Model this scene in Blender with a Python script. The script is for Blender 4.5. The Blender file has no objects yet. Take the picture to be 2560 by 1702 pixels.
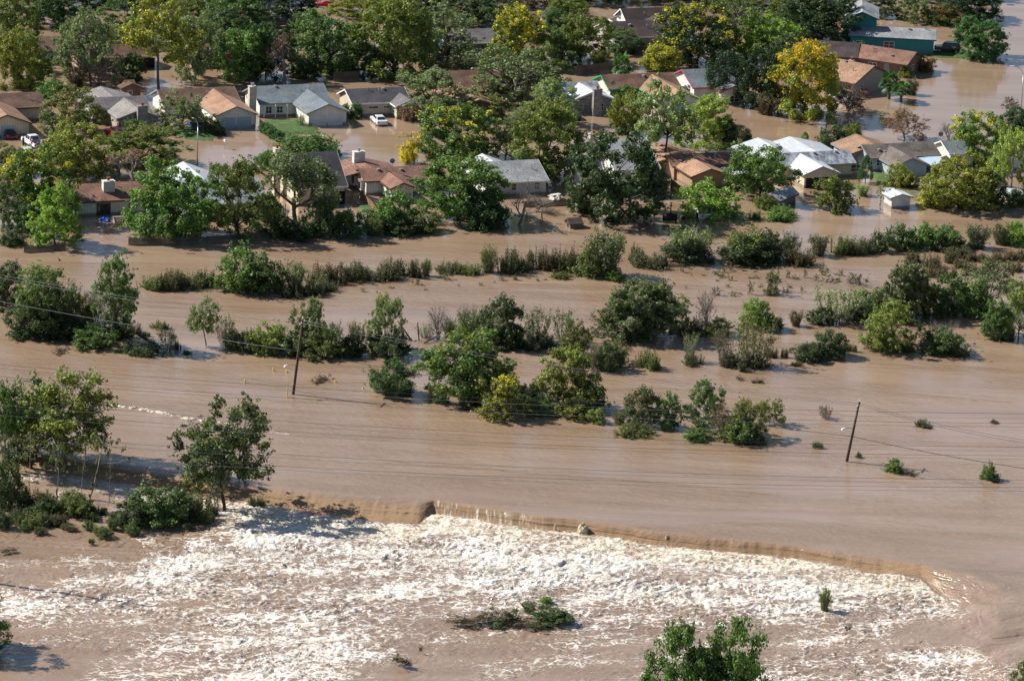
import bpy, bmesh, math, random
import numpy as np
from mathutils import Vector, Matrix, Euler

# ------------------------------------------------------------------ camera, sky, sun, exposure
S = bpy.context.scene
C = S.collection
R_ = math.radians
CAM_H, FPX, PITCH, ROLL = 181.0, 12000.0, R_(15.7), R_(2.4)
cam_d = bpy.data.cameras.new('camera'); cam = bpy.data.objects.new('camera', cam_d); C.objects.link(cam)
cam_d.sensor_width = 36.0; cam_d.lens = FPX / 2560.0 * 36.0
cam_d.clip_start = 1.0; cam_d.clip_end = 12000.0
CAMR = (Matrix.Rotation(math.pi / 2 - PITCH, 3, 'X') @ Matrix.Rotation(ROLL, 3, 'Z'))
cam.matrix_world = Matrix.Translation((0, 0, CAM_H)) @ CAMR.to_4x4()
S.camera = cam
SUN_EL, SUN_DIR = R_(40), Vector((-math.cos(R_(40)) * math.cos(R_(17)), math.cos(R_(40)) * math.sin(R_(17)), math.sin(R_(40))))
world = bpy.data.worlds.new('World'); S.world = world; world.use_nodes = True
wn = world.node_tree.nodes; bg = wn['Background']
sky = wn.new('ShaderNodeTexSky'); sky.sky_type = 'NISHITA'; sky.sun_disc = False
sky.sun_elevation = SUN_EL; sky.sun_rotation = math.atan2(SUN_DIR.x, SUN_DIR.y)
sky.altitude = 200; sky.air_density = 1.0; sky.dust_density = 0.4; sky.ozone_density = 1.5
world.node_tree.links.new(sky.outputs[0], bg.inputs[0]); bg.inputs[1].default_value = 0.064
sun_d = bpy.data.lights.new('sun', 'SUN'); sun = bpy.data.objects.new('sun', sun_d); C.objects.link(sun)
sun_d.energy = 5.0; sun_d.angle = R_(0.5); sun_d.color = (1.0, 0.95, 0.87)
sun.rotation_euler = SUN_DIR.to_track_quat('Z', 'Y').to_euler(); sun.location = (0, 600, 200)
S.view_settings.view_transform = 'Standard'; S.view_settings.look = 'None'
S.view_settings.exposure = 0.6; S.view_settings.gamma = 1.0
S.render.engine = 'CYCLES'
S.cycles.max_bounces = 6; S.cycles.diffuse_bounces = 3; S.cycles.glossy_bounces = 3; S.cycles.transmission_bounces = 3

# ------------------------------------------------------------------ survey: photo points turned into places on the ground
def at(px, py, z=0.0):
    d = CAMR @ Vector(((px - 1280) / FPX, (851 - py) / FPX, -1.0))
    t = (z - CAM_H) / d.z
    return Vector((d.x * t, d.y * t, z))
CAMRT = CAMR.transposed()
def proj(P):
    q = CAMRT @ (Vector(P) - Vector((0, 0, CAM_H)))
    return 1280 + FPX * q.x / -q.z, 851 - FPX * q.y / -q.z
def kscale(P):
    q = CAMRT @ (Vector(P) - Vector((0, 0, CAM_H)))
    return FPX / -q.z
def bisect(f, lo, hi, n=40):
    flo = f(lo)
    for _ in range(n):
        m = (lo + hi) / 2
        if (f(m) > 0) == (flo > 0): lo = m
        else: hi = m
    return (lo + hi) / 2

# ------------------------------------------------------------------ objects
def tag(o, label=None, cat=None, group=None, kind=None):
    if label: o['label'] = label
    if cat: o['category'] = cat
    if group: o['group'] = group
    if kind: o['kind'] = kind
    return o
def empty(name, loc=(0, 0, 0), rz=0.0):
    o = bpy.data.objects.new(name, None); C.objects.link(o)
    o.location = loc; o.rotation_euler = (0, 0, rz); o.empty_display_size = 0.3
    return o
def link(name, me, parent=None):
    o = bpy.data.objects.new(name, me); C.objects.link(o)
    if parent is not None: o.parent = parent
    return o
def children(o):
    return [c for c in C.objects if c.parent == o]
def copy_tree(o, parent=None):
    c = o.copy(); C.objects.link(c); c.parent = parent
    for ch in o.children: copy_tree(ch, c)
    return c

class MB:
    """collects boxes, prisms and tubes; build() links them as ONE mesh object"""
    def __init__(s): s.v = []; s.f = []; s.mi = []; s.m = 0
    def add(s, vs, fs, M=None):
        b = len(s.v)
        s.v += [tuple(M @ Vector(p)) if M is not None else tuple(p) for p in vs]
        s.f += [tuple(b + i for i in f) for f in fs]; s.mi += [s.m] * len(fs)
        return s
    def box(s, x0, x1, y0, y1, z0, z1, M=None):
        vs = [(x, y, z) for z in (z0, z1) for y in (y0, y1) for x in (x0, x1)]
        return s.add(vs, [(0, 2, 3, 1), (4, 5, 7, 6), (0, 1, 5, 4), (2, 6, 7, 3), (0, 4, 6, 2), (1, 3, 7, 5)], M)
    def prism(s, poly, y0, y1, M=None, axis='y', split=None):
        """poly of (a,z) swept along y (axis 'y') or along x (axis 'x')"""
        n = len(poly)
        mk = (lambda a, z, t: (a, t, z)) if axis == 'y' else (lambda a, z, t: (t, a, z))
        vs = [mk(a, z, y0) for a, z in poly] + [mk(a, z, y1) for a, z in poly]
        fs = [(i, (i + 1) % n, n + (i + 1) % n, n + i) for i in range(n)]
        caps = split or [tuple(range(n))]
        for c in caps:
            fs.append(tuple(reversed(c))); fs.append(tuple(n + i for i in c))
        return s.add(vs, fs, M)
    def chevron(s, c, W, zr, t, th, a0, a1, axis):
        ze = zr - t * W
        poly = [(c - W, ze), (c, zr), (c + W, ze), (c + W, ze - th), (c, zr - th), (c - W, ze - th)]
        return s.prism(poly, a0, a1, None, axis, [(0, 1, 4, 5), (1, 2, 3, 4)])
    def tube(s, pts, rad, sides=6, cap=True):
        pts = [Vector(p) for p in pts]; rad = rad if hasattr(rad, '__len__') else [rad] * len(pts)
        vs = []; fs = []
        for i, p in enumerate(pts):
            d = (pts[min(i + 1, len(pts) - 1)] - pts[max(i - 1, 0)]).normalized()
            a = d.cross(Vector((0, 0, 1)) if abs(d.z) < .9 else Vector((1, 0, 0))).normalized(); b = d.cross(a)
            for k in range(sides):
                w = 2 * math.pi * k / sides
                vs.append(p + (a * math.cos(w) + b * math.sin(w)) * rad[i])
        for i in range(len(pts) - 1):
            for k in range(sides):
                k2 = (k + 1) % sides
                fs.append((i * sides + k, i * sides + k2, (i + 1) * sides + k2, (i + 1) * sides + k))
        if cap:
            fs.append(tuple(range(sides))[::-1]); fs.append(tuple((len(pts) - 1) * sides + k for k in range(sides)))
        return s.add(vs, fs)
    def mesh(s, name, mats, smooth=False):
        me = bpy.data.meshes.new(name); me.from_pydata(s.v, [], s.f)
        for m in (mats if isinstance(mats, (list, tuple)) else [mats]): me.materials.append(m)
        if any(s.mi): me.polygons.foreach_set('material_index', s.mi)
        bm = bmesh.new(); bm.from_mesh(me); bmesh.ops.recalc_face_normals(bm, faces=bm.faces); bm.to_mesh(me); bm.free()
        if smooth: me.polygons.foreach_set('use_smooth', [True] * len(me.polygons))
        me.update(); return me
    def build(s, name, mats, parent=None, smooth=False, bevel=0):
        o = link(name, s.mesh(name, mats, smooth), parent)
        if bevel:
            md = o.modifiers.new('bevel', 'BEVEL'); md.width = bevel; md.segments = 2; md.limit_method = 'ANGLE'
        return o

def mesh_np(name, V, F, mats, attrs=None, fattrs=None, smooth=False, mi=None):
    V = np.asarray(V, np.float32); F = np.asarray(F, np.int32)
    me = bpy.data.meshes.new(name); n = len(F); k = F.shape[1]
    me.vertices.add(len(V)); me.vertices.foreach_set('co', V.ravel())
    me.loops.add(n * k); me.loops.foreach_set('vertex_index', F.ravel())
    me.polygons.add(n); me.polygons.foreach_set('loop_start', np.arange(0, n * k, k, dtype=np.int32))
    try: me.polygons.foreach_set('loop_total', np.full(n, k, np.int32))
    except Exception: pass
    for m in mats: me.materials.append(m)
    if mi is not None: me.polygons.foreach_set('material_index', np.asarray(mi, np.int32))
    if smooth: me.polygons.foreach_set('use_smooth', np.ones(n, bool))
    for nm, a in (attrs or {}).items():
        at_ = me.attributes.new(nm, 'FLOAT', 'POINT'); at_.data.foreach_set('value', np.asarray(a, np.float32))
    for nm, a in (fattrs or {}).items():
        at_ = me.attributes.new(nm, 'FLOAT', 'FACE'); at_.data.foreach_set('value', np.asarray(a, np.float32))
    me.update(calc_edges=True); me.validate(); return me

# ------------------------------------------------------------------ materials
class NT:
    def __init__(s, name):
        s.m = bpy.data.materials.new(name); s.m.use_nodes = True; s.t = s.m.node_tree
        s.n = s.t.nodes; s.p = s.n['Principled BSDF']; s.out = s.n['Material Output']
    def __call__(s, typ, **kw):
        nd = s.n.new('ShaderNode' + typ)
        for k, v in kw.items():
            if k[0] == 'i' and k[1:].isdigit(): s.set(nd.inputs[int(k[1:])], v)
            elif k.startswith('in_'): s.set(nd.inputs[k[3:].replace('_', ' ')], v)
            else: setattr(nd, k, v)
        return nd
    def set(s, sock, v):
        if hasattr(v, 'is_linked') or isinstance(v, bpy.types.NodeSocket): s.t.links.new(v, sock)
        elif isinstance(v, bpy.types.Node): s.t.links.new(v.outputs[0], sock)
        else:
            if sock.type == 'RGBA' and len(v) == 3: v = (*v, 1)
            sock.default_value = v
    def math(s, op, a, b=0.0, c=0.0, clamp=False):
        nd = s('Math', operation=op, use_clamp=clamp); s.set(nd.inputs[0], a); s.set(nd.inputs[1], b)
        s.set(nd.inputs[2], c); return nd.outputs[0]
    def mix(s, f, a, b, blend='MIX'):
        nd = s.n.new('ShaderNodeMix'); nd.data_type = 'RGBA'; nd.blend_type = blend
        s.set(nd.inputs[0], f); s.set(nd.inputs[6], a); s.set(nd.inputs[7], b); return nd.outputs[2]
    def ss(s, v, lo, hi, a=0.0, b=1.0):
        nd = s.n.new('ShaderNodeMapRange'); nd.interpolation_type = 'SMOOTHSTEP'
        for i, q in enumerate((v, lo, hi, a, b)): s.set(nd.inputs[i], q)
        return nd.outputs[0]
    def noise(s, vec, scale, detail=3, rough=.55, dist=0.0):
        nd = s('TexNoise'); nd.inputs['Scale'].default_value = scale; nd.inputs['Detail'].default_value = detail
        nd.inputs['Roughness'].default_value = rough; nd.inputs['Distortion'].default_value = dist
        if vec is not None: s.set(nd.inputs['Vector'], vec)
        return nd.outputs[0]
    def coords(s): return s('TexCoord').outputs['Object']
    def scaled(s, vec, sc):
        nd = s('Mapping'); s.set(nd.inputs[0], vec); nd.inputs['Scale'].default_value = sc; return nd.outputs[0]

def mat(name, col, rough=.7, var=.15, nscale=1.5, metal=0.0, spec=.3, bump=0.0, bscale=20):
    n = NT(name); co = n.coords()
    f = n.noise(co, nscale, 5, .6)
    v = n.ss(f, .3, .7, 1 - var, 1 + var)
    c = n.mix(1.0, (*col, 1), v, 'MULTIPLY')
    n.set(n.p.inputs['Base Color'], c); n.p.inputs['Roughness'].default_value = rough
    n.p.inputs['Metallic'].default_value = metal; n.p.inputs['Specular IOR Level'].default_value = spec
    if bump:
        b = n('Bump', in_Strength=bump, in_Distance=.03); n.set(b.inputs['Height'], n.noise(co, bscale, 3)); n.set(n.p.inputs['Normal'], b)
    return n.m
def shingle(name, col, stain=.35):
    n = NT(name); co = n.coords()
    geo = n('TexCoord').outputs['Object']
    f = n.noise(co, .35, 4, .6); fine = n.noise(n.scaled(co, (3, 3, 9)), 1.6, 2)
    wv = n('TexWave', wave_type='BANDS', bands_direction='Z', in_Scale=2.2, in_Distortion=.6); n.set(wv.inputs['Vector'], co)
    c = n.mix(1.0, (*col, 1), n.ss(f, .3, .7, 1 - stain, 1 + stain * .7), 'MULTIPLY')
    c = n.mix(1.0, c, n.ss(fine, .3, .7, .62, 1.36), 'MULTIPLY')
    c = n.mix(1.0, c, n.ss(wv.outputs[1], 0, .35, .8, 1.0), 'MULTIPLY')
    n.set(n.p.inputs['Base Color'], c); n.p.inputs['Roughness'].default_value = .85; n.p.inputs['Specular IOR Level'].default_value = .25
    b = n('Bump', in_Strength=.4, in_Distance=.02); n.set(b.inputs['Height'], fine); n.set(n.p.inputs['Normal'], b)
    return n.m
def siding(name, col, vertical=True):
    n = NT(name); co = n.coords()
    wv = n('TexWave', wave_type='BANDS', bands_direction='DIAGONAL' if vertical else 'Z', in_Scale=1.4 if vertical else 2.6); n.set(wv.inputs['Vector'], n.scaled(co, (1, 1, 0 if vertical else 1)))
    f = n.noise(co, .8, 4)
    c = n.mix(1.0, (*col, 1), n.ss(f, .3, .75, .86, 1.08), 'MULTIPLY')
    c = n.mix(1.0, c, n.ss(wv.outputs[1], 0, .2, .78, 1.0), 'MULTIPLY')
    z = n('SeparateXYZ', i0=co).outputs[2]
    c = n.mix(n.ss(n.math('ADD', z, n.math('MULTIPLY', f, .3)), .35, .75, .8, 0), c, (.15, .11, .075, 1))     # mud line left by the flood
    n.set(n.p.inputs['Base Color'], c); n.p.inputs['Roughness'].default_value = .65
    return n.m
def stone(name, c1, c2, sc=2.2):
    n = NT(name); co = n.coords()
    vo = n('TexVoronoi', in_Scale=sc); n.set(vo.inputs['Vector'], n.scaled(co, (1, 1, 1.8)))
    ed = n('TexVoronoi', feature='DISTANCE_TO_EDGE', in_Scale=sc); n.set(ed.inputs['Vector'], n.scaled(co, (1, 1, 1.8)))
    g = n('SeparateColor', i0=vo.outputs['Color']).outputs[0]
    c = n.mix(g, (*c1, 1), (*c2, 1)); c = n.mix(n.ss(ed.outputs[0], .0, .06, .6, 0), c, (.12, .11, .1, 1))
    n.set(n.p.inputs['Base Color'], c); n.p.inputs['Roughness'].default_value = .9
    return n.m
def metalroof(name, col, stain):
    n = NT(name); co = n.coords()
    f = n.noise(n.scaled(co, (2.5, 1.2, 2.5)), .5, 5, .65); g = n.noise(co, .25, 3)
    c = n.mix(n.ss(n.math('MULTIPLY', f, n.math('ADD', g, .5)), .35, .7), (*stain, 1), (*col, 1))
    n.set(n.p.inputs['Base Color'], c); n.p.inputs['Roughness'].default_value = .55; n.p.inputs['Specular IOR Level'].default_value = .4
    return n.m
def leafmat(name):
    n = NT(name)
    oi = n('ObjectInfo'); lv = n('Attribute', attribute_name='leaf_var').outputs['Fac']; cv = n('Attribute', attribute_name='clump_var').outputs['Fac']
    acc = n('Attribute', attribute_type='OBJECT', attribute_name='accent').outputs['Color']
    amt = n('Attribute', attribute_type='OBJECT', attribute_name='accent_amount').outputs['Fac']
    th = n.math('SUBTRACT', 1.0, amt)
    m = n.ss(n.math('ADD', cv, n.math('MULTIPLY', lv, .25)), n.math('SUBTRACT', th, .02), n.math('ADD', th, .3))
    base = n.mix(m, oi.outputs['Color'], acc)
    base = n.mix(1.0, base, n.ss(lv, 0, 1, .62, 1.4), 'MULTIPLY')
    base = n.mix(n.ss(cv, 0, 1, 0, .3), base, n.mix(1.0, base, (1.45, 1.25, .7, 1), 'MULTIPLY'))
    n.set(n.p.inputs['Base Color'], base); n.p.inputs['Roughness'].default_value = .5; n.p.inputs['Specular IOR Level'].default_value = .35
    tr = n('BsdfTranslucent'); n.set(tr.inputs[0], n.mix(1.0, base, (1.2, 1.35, .5, 1), 'MULTIPLY'))
    mx = n('MixShader'); mx.inputs[0].default_value = .3
    n.t.links.new(n.p.outputs[0], mx.inputs[1]); n.t.links.new(tr.outputs[0], mx.inputs[2]); n.t.links.new(mx.outputs[0], n.out.inputs[0])
    return n.m
M = {}
M['leaf'] = leafmat('leaf')
M['bark'] = mat('bark', (.13, .105, .085), .9, .4, 3)
M['pale_bark'] = mat('pale_bark', (.30, .27, .24), .9, .35, 3)
M['dark_bark'] = mat('dark_bark', (.05, .04, .034), .9, .35, 3)
M['twig'] = mat('twig', (.22, .19, .17), .9, .3, 3)
M['driftwood'] = mat('driftwood', (.07, .052, .038), .9, .4, 3)
M['white'] = mat('white_paint', (.78, .77, .74), .6, .06)
M['trim_white'] = mat('trim_white', (.72, .71, .68), .6, .06)
M['trim_green'] = mat('trim_green', (.02, .36, .12), .5, .05)
M['trim_pink'] = mat('trim_pink', (.5, .07, .14), .5, .05)
M['trim_brown'] = mat('trim_brown', (.10, .06, .04), .7, .1)
M['trim_grey'] = mat('trim_grey', (.25, .25, .26), .7, .1)
M['trim_teal'] = mat('trim_teal', (.02, .12, .13), .7, .1)
M['glass'] = mat('window_glass', (.02, .025, .03), .06, .1, spec=.8)
M['dark'] = mat('black_and_opening_shade', (.015, .015, .017), .8, .2)  # black parts, and the shade put into flat panels over open fronts
M['galv'] = mat('galvanised_metal', (.45, .46, .47), .4, .15, metal=.6)
M['rubber'] = mat('rubber', (.02, .02, .02), .8, .1)
M['concrete'] = mat('concrete', (.36, .33, .29), .9, .15, bump=.2)
M['fence_dark'] = siding('fence_dark', (.055, .045, .037))
M['fence_brown'] = siding('fence_brown', (.26, .14, .075))
M['wood'] = siding('wood', (.20, .11, .06))
M['pole_wood'] = mat('pole_wood', (.085, .055, .042), .9, .35, 2)
M['wire'] = mat('wire', (.20, .205, .22), .5, .05, metal=.3)
M['dark_wire'] = mat('dark_wire', (.04, .04, .045), .6, .05)
M['yellow'] = mat('yellow_paint', (.72, .48, .04), .5, .1)
M['blue_tarp'] = mat('blue_tarp', (.02, .09, .42), .5, .3)
M['red_plastic'] = mat('red_plastic', (.5, .02, .05), .5, .1)
M['brick_red'] = mat('brick_red', (.28, .09, .05), .9, .2)
M['skin'] = mat('skin', (.45, .28, .2), .6, .05)
# ------------------------------------------------------------------ water
def vnoise(x, y, seed):
    xi = np.floor(x).astype(np.int64); yi = np.floor(y).astype(np.int64); fx = x - xi; fy = y - yi
    fx = fx * fx * (3 - 2 * fx); fy = fy * fy * (3 - 2 * fy)
    def h(a, b):
        n = (a * 374761393 + b * 668265263 + seed * 974711) & 0x7fffffff
        n = ((n ^ (n >> 13)) * 1274126177) & 0x7fffffff
        return ((n ^ (n >> 16)) & 0xffff) / 65535.0
    return (h(xi, yi) * (1 - fx) + h(xi + 1, yi) * fx) * (1 - fy) + (h(xi, yi + 1) * (1 - fx) + h(xi + 1, yi + 1) * fx) * fy
def fbm(x, y, seed, octs=4, gain=.5):
    s = np.zeros_like(x); a = 1.0; t = 0
    for o in range(octs):
        s += a * vnoise(x, y, seed + o * 17); t += a; a *= gain; x = x * 2.03 + 3.1; y = y * 2.03 + 7.7
    return s / t
def sst(v, a, b):
    t = np.clip((v - a) / (b - a), 0, 1); return t * t * (3 - 2 * t)

CREST = [(-700, 1010), (-200, 1085), (170, 1128), (435, 1172), (600, 1200), (700, 1214), (820, 1228), (960, 1238), (1060, 1243), (1090, 1247),
         (1280, 1277), (1503, 1306), (1726, 1335), (1940, 1357), (2123, 1385), (2300, 1404), (2400, 1425), (2480, 1455), (2560, 1500), (2800, 1580), (3300, 1600)]
RUN = [(-700, 7), (170, 7), (435, 6), (600, 5), (820, 6.5), (960, 8), (1050, 8), (1085, 2.0), (1280, 1.6), (1700, 1.6), (2100, 2.0), (2300, 4), (2400, 14), (2480, 26), (3300, 30)]
cw = np.array([list(at(a, b, 0))[:2] for a, b in CREST]); CX, CY = cw[:, 0], cw[:, 1]
rw = np.array([[np.interp(a, [c[0] for c in CREST], CX), b] for a, b in RUN])
SECOND = [(2260, 1440), (2338, 1448), (2420, 1462), (2490, 1490)]
def seg_dist(X, Y, poly):
    d = np.full(X.shape, 1e9); sd = np.zeros_like(X)
    for (x0, y0), (x1, y1) in zip(poly[:-1], poly[1:]):
        dx, dy = x1 - x0, y1 - y0; L = dx * dx + dy * dy
        t = np.clip(((X - x0) * dx + (Y - y0) * dy) / L, 0, 1)
        q = np.hypot(X - x0 - t * dx, Y - y0 - t * dy); d = np.minimum(d, q)
    return d
FOAM = [(620, 1250, .85), (700, 1290, .97), (850, 1300, .97), (1000, 1335, .93), (1200, 1330, .97), (1400, 1365, .97), (1600, 1395, .93), (1800, 1425, .9), (2000, 1440, .85), (2200, 1462, .84),
        (2350, 1480, .8), (2420, 1490, .8), (2470, 1495, .55), (2540, 1510, 0), (2540, 1400, 0), (2600, 1450, 0), (1000, 1450, .72), (1200, 1400, .97), (1300, 1440, .9), (1100, 1400, .85), (1500, 1460, .78), (1700, 1480, .68),
        (1900, 1500, .6), (2100, 1530, .62), (2250, 1545, .78), (2350, 1535, .7), (2430, 1540, .05), (2300, 1590, .2), (800, 1400, .62), (650, 1350, .8), (500, 1400, .78), (400, 1420, .74), (300, 1450, .66), (200, 1470, .58), (60, 1500, .6),
        (100, 1430, .12), (300, 1370, .06), (100, 1350, 0), (-100, 1350, 0), (430, 1330, .1), (0, 1600, .1), (-100, 1560, .2), (200, 1560, .3), (150, 1640, .05), (50, 1690, .05), (300, 1620, .25), (330, 1540, .42), (450, 1560, .45), (600, 1480, .55), (700, 1500, .5),
        (900, 1500, .52), (1000, 1540, .34), (1150, 1570, .16), (1300, 1590, .25), (1420, 1530, .4), (1500, 1550, .4), (1700, 1550, .45), (600, 1630, .72), (700, 1650, .8), (850, 1630, .82), (920, 1600, .62), (450, 1660, .6), (350, 1690, .5), (500, 1700, .66),
        (800, 1700, .62), (900, 1680, .4), (1000, 1680, .06), (1060, 1640, .05), (1100, 1620, .2), (1200, 1600, .2), (1150, 1690, .1), (1300, 1680, .17), (1500, 1640, .2), (1500, 1700, .18), (1950, 1600, .46), (2000, 1690, .5), (1700, 1650, .3), (2150, 1620, .42),
        (2200, 1580, .5), (2250, 1680, .6), (2330, 1650, .8), (2400, 1645, .82), (2460, 1660, .5), (2400, 1700, .6), (2500, 1620, .05), (2420, 1590, 0), (2500, 1560, 0), (2360, 1600, .06), (2545, 1625, .6), (2560, 1700, .4),
        (350, 1225, .6), (450, 1245, .75), (300, 1200, .45), (520, 1250, .75), (560, 1280, .6), (240, 1180, .55), (560, 1230, .8), (420, 1285, .25), (150, 1180, .45), (60, 1150, .35), (100, 1230, .08), (200, 1240, .05), (230, 1300, 0), (0, 1250, 0), (560, 1330, .4), (480, 1310, .05),
        (400, 1210, .55)]
def water():
    xs = np.concatenate([-np.geomspace(3500, 72, 40)[:-1], np.arange(-72, 72, .17), np.geomspace(72, 3500, 40)])
    ys = np.concatenate([np.linspace(-600, 488, 25)[:-1], np.arange(488, 506, .4), np.arange(506, 606, .26), np.arange(606, 626, .5), np.geomspace(626, 5000, 70)])
    X, Y = np.meshgrid(xs, ys); X = X.astype(np.float64)
    yc = np.interp(X, CX, CY); run = np.interp(X, rw[:, 0], rw[:, 1])
    wob = (fbm(X * .22, Y * .02, 5, 3) - .5) * 2.0
    d = yc + wob * sst(X, -6, 4) * (1 - sst(X, 45, 55)) * .7 - Y
    drop = (1.35 - .15 * sst(X, -10, 20)) * (1 - .82 * sst(X, at(2330, 1410).x, at(2480, 1450).x))
    t = np.clip(d / run, 0, 1)
    Z = -drop * (t ** 1.6 * (1 - t) + t * t * (3 - 2 * t) * t)
    Z -= np.clip(d - run, 0, 90) * .008
    # pixel position of each point on the photo, for the survey of where foam lies
    P = np.stack([X, Y, Z - CAM_H], -1) @ np.array(CAMR)
    w = -P[..., 2]; w = np.where(w < 1, 1, w)
    px = 1280 + FPX * P[..., 0] / w; py = 851 - FPX * P[..., 1] / w
    near = (Y < 632) & (Y > 470) & (np.abs(X) < 130)
    foam = np.zeros_like(X); pxn, pyn = px[near], py[near]
    wxn = (fbm(X[near] * .25, Y[near] * .12, 71, 3) - .5) * 90; wyn = (fbm(X[near] * .25, Y[near] * .12, 91, 3) - .5) * 46
    num = np.zeros_like(pxn); den = np.zeros_like(pxn)
    for a, b, v in FOAM:
        q = 1.0 / (((pxn + wxn - a) / 1.6) ** 2 + (pyn + wyn - b) ** 2 + 60) ** 1.7
        num += q * v; den += q
    foam[near] = np.clip(num / den, 0, 1) ** 1.35
    below = sst(d, run * .85, run * 1.05 + .6)
    edge = 1 - sst(px, 2440, 2500)
    gx, gy = X * .72 + Y * .69, Y * .72 - X * .69
    foam = np.clip(foam * (.62 + .56 * sst(fbm(gx * .05, gy * .16, 141, 3), .32, .66)), 0, 1)
    foam *= below
    roll = sst(d, run * .95, run + .8) * (1 - sst(d, run + 5, run + 14)) * sst(px, 640, 720) * (1 - sst(px, 2300, 2480))
    foam = np.clip(np.maximum(foam, roll * .74), 0, 1)  # kept below full so mud shows as brown pits, shading put into colour
    # curtain of white strings on the falls between the chute and the boulder
    cur = sst(d, .1, .8) * (1 - sst(d, run * 1.0, run * 1.4)) * sst(px, 1075, 1100) * (1 - sst(px, 1290, 1400))
    # standing wave above the weir on the left
    sw = [at(a, b)[:2] for a, b in [(-60, 985), (60, 990), (263, 1013), (380, 1030), (470, 1050), (560, 1062), (650, 1074), (780, 1098)]]
    sd = seg_dist(X, Y, sw)
    line = np.exp(-(sd / .42) ** 2) * sst(px, 230, 300) * (1 - sst(px, 480, 800)) * (.1 + 1.3 * fbm(X * .9, Y * .9, 3))
    foam = np.maximum(foam, np.clip(line * .85, 0, .66))
    Z += np.exp(-(sd / 2.2) ** 2) * .16 * sst(px, -100, 200) * (1 - sst(px, 600, 900))
    # wakes of the debris caught in the smooth water
    for w in ([(2236, 1184), (2262, 1215), (2245, 1232), (2180, 1245)], [(2474, 1204), (2470, 1225), (2448, 1248), (2500, 1258)], [(2117, 1155), (2105, 1175), (2060, 1195)], [(733, 988), (722, 1000), (690, 1012)]):
        wd = seg_dist(X, Y, [at(a, b)[:2] for a, b in w]); Z += np.exp(-(wd / .7) ** 2) * .16 * near * (fbm(X * .9, Y * .9, 9) - .45)
    # turbulence
    fx, fy = X * .79 + Y * .62, Y * .79 - X * .62
    wx = (fbm(X * .3, Y * .3, 11, 3) - .5) * 3.0; wy = (fbm(X * .3, Y * .3, 31, 3) - .5) * 3.0
    n1 = np.abs(fbm((fx + wx) * .38, (fy + wy) * .85, 41, 4) - .5) * 2
    n2 = np.abs(fbm((fx + wx) * 1.0, (fy + wy) * 1.5, 51, 3) - .5) * 2
    n3 = fbm(X * 2.2, Y * 2.2, 61, 3)
    amp = np.where(near, foam, 0)
    boil = sst(d, run * .75, run + 1.0) * (1 - sst(d, run + 2, run + 13))
    n4 = np.abs(fbm((fx + wx * .6) * 1.9, (fy + wy * .6) * 2.6, 57, 2) - .5) * 2
    n5 = vnoise(X * 2.9 + wx, Y * 1.9 + wy, 87)
    cb = 1 - .62 * boil
    Z += amp * .62 * cb * (1 - n1 - .55) + amp * .46 * cb * (1 - n2 - .6) + amp * (.24 - .02 * boil) * (1 - n4 - .6) + amp * (.14 + .06 * boil) * (n3 - .5) + amp * (.05 + .10 * boil) * (n5 * n5 - .3) + amp * boil * .30 * (fbm(X * .28, Y * .28, 97, 3) - .4)
    gentle = sst(d, -2, 8) * (1 - np.clip(foam * 1.4, 0, 1)) * near
    Z += gentle * (.13 * (1 - n1 - .5) + .06 * (1 - n2 - .5))
    # ribs on the falling sheet
    fall = sst(d, -.3, run * .5) * (1 - sst(d, run * .8, run + .6)) * near
    Z += fall * (1 - sst(px, 2280, 2400)) * (fbm(X * 1.3 + d * .15, d * .12, 81, 3) - .5) * .17
    # standing pits where the second steps turn over at the right
    P2 = seg_dist(X, Y, [at(a, b, -1)[:2] for a, b in SECOND])
    Z += np.exp(-(P2 / 2.0) ** 2) * .5 * near
    P3 = seg_dist(X, Y, [at(a, b, -1.2)[:2] for a, b in [(2310, 1622), (2420, 1570), (2560, 1545)]])
    Z += np.exp(-(P3 / 5.0) ** 2) * .5 * near
    P4 = seg_dist(X, Y, [at(a, b, -1.2)[:2] for a, b in [(2300, 1628), (2440, 1652), (2560, 1610)]])
    Z -= np.exp(-(P4 / 1.6) ** 2) * .5 * near
    P5 = seg_dist(X, Y, [at(a, b, -1)[:2] for a, b in [(2360, 1512), (2440, 1512), (2470, 1520)]])
    Z -= np.exp(-(P5 / 1.8) ** 2) * .45 * near
    # lasting eddies behind the debris in the upper river
    ny, nx = X.shape
    idx = np.arange(ny * nx).reshape(ny, nx)
    F = np.stack([idx[:-1, :-1], idx[:-1, 1:], idx[1:, 1:], idx[1:, :-1]], -1).reshape(-1, 4)
    V = np.stack([X, Y, Z], -1).reshape(-1, 3)
    flow = sst(py, 560, 700) * np.where(near, 1, sst(Y, 800, 700))
    thick = boil * foam
    swift = sst(d, -26, 4)
    me = mesh_np('floodwater', V, F, [M['water']], {'foam': foam.ravel(), 'flow': flow.ravel(), 'froth': thick.ravel(), 'swift': np.clip(swift, 0, 1).ravel(), 'fall': (fall * (1 - sst(px, 2300, 2420))).ravel(), 'curtain': cur.ravel()}, smooth=True)
    tag(link('floodwater', me), kind='structure')

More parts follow.
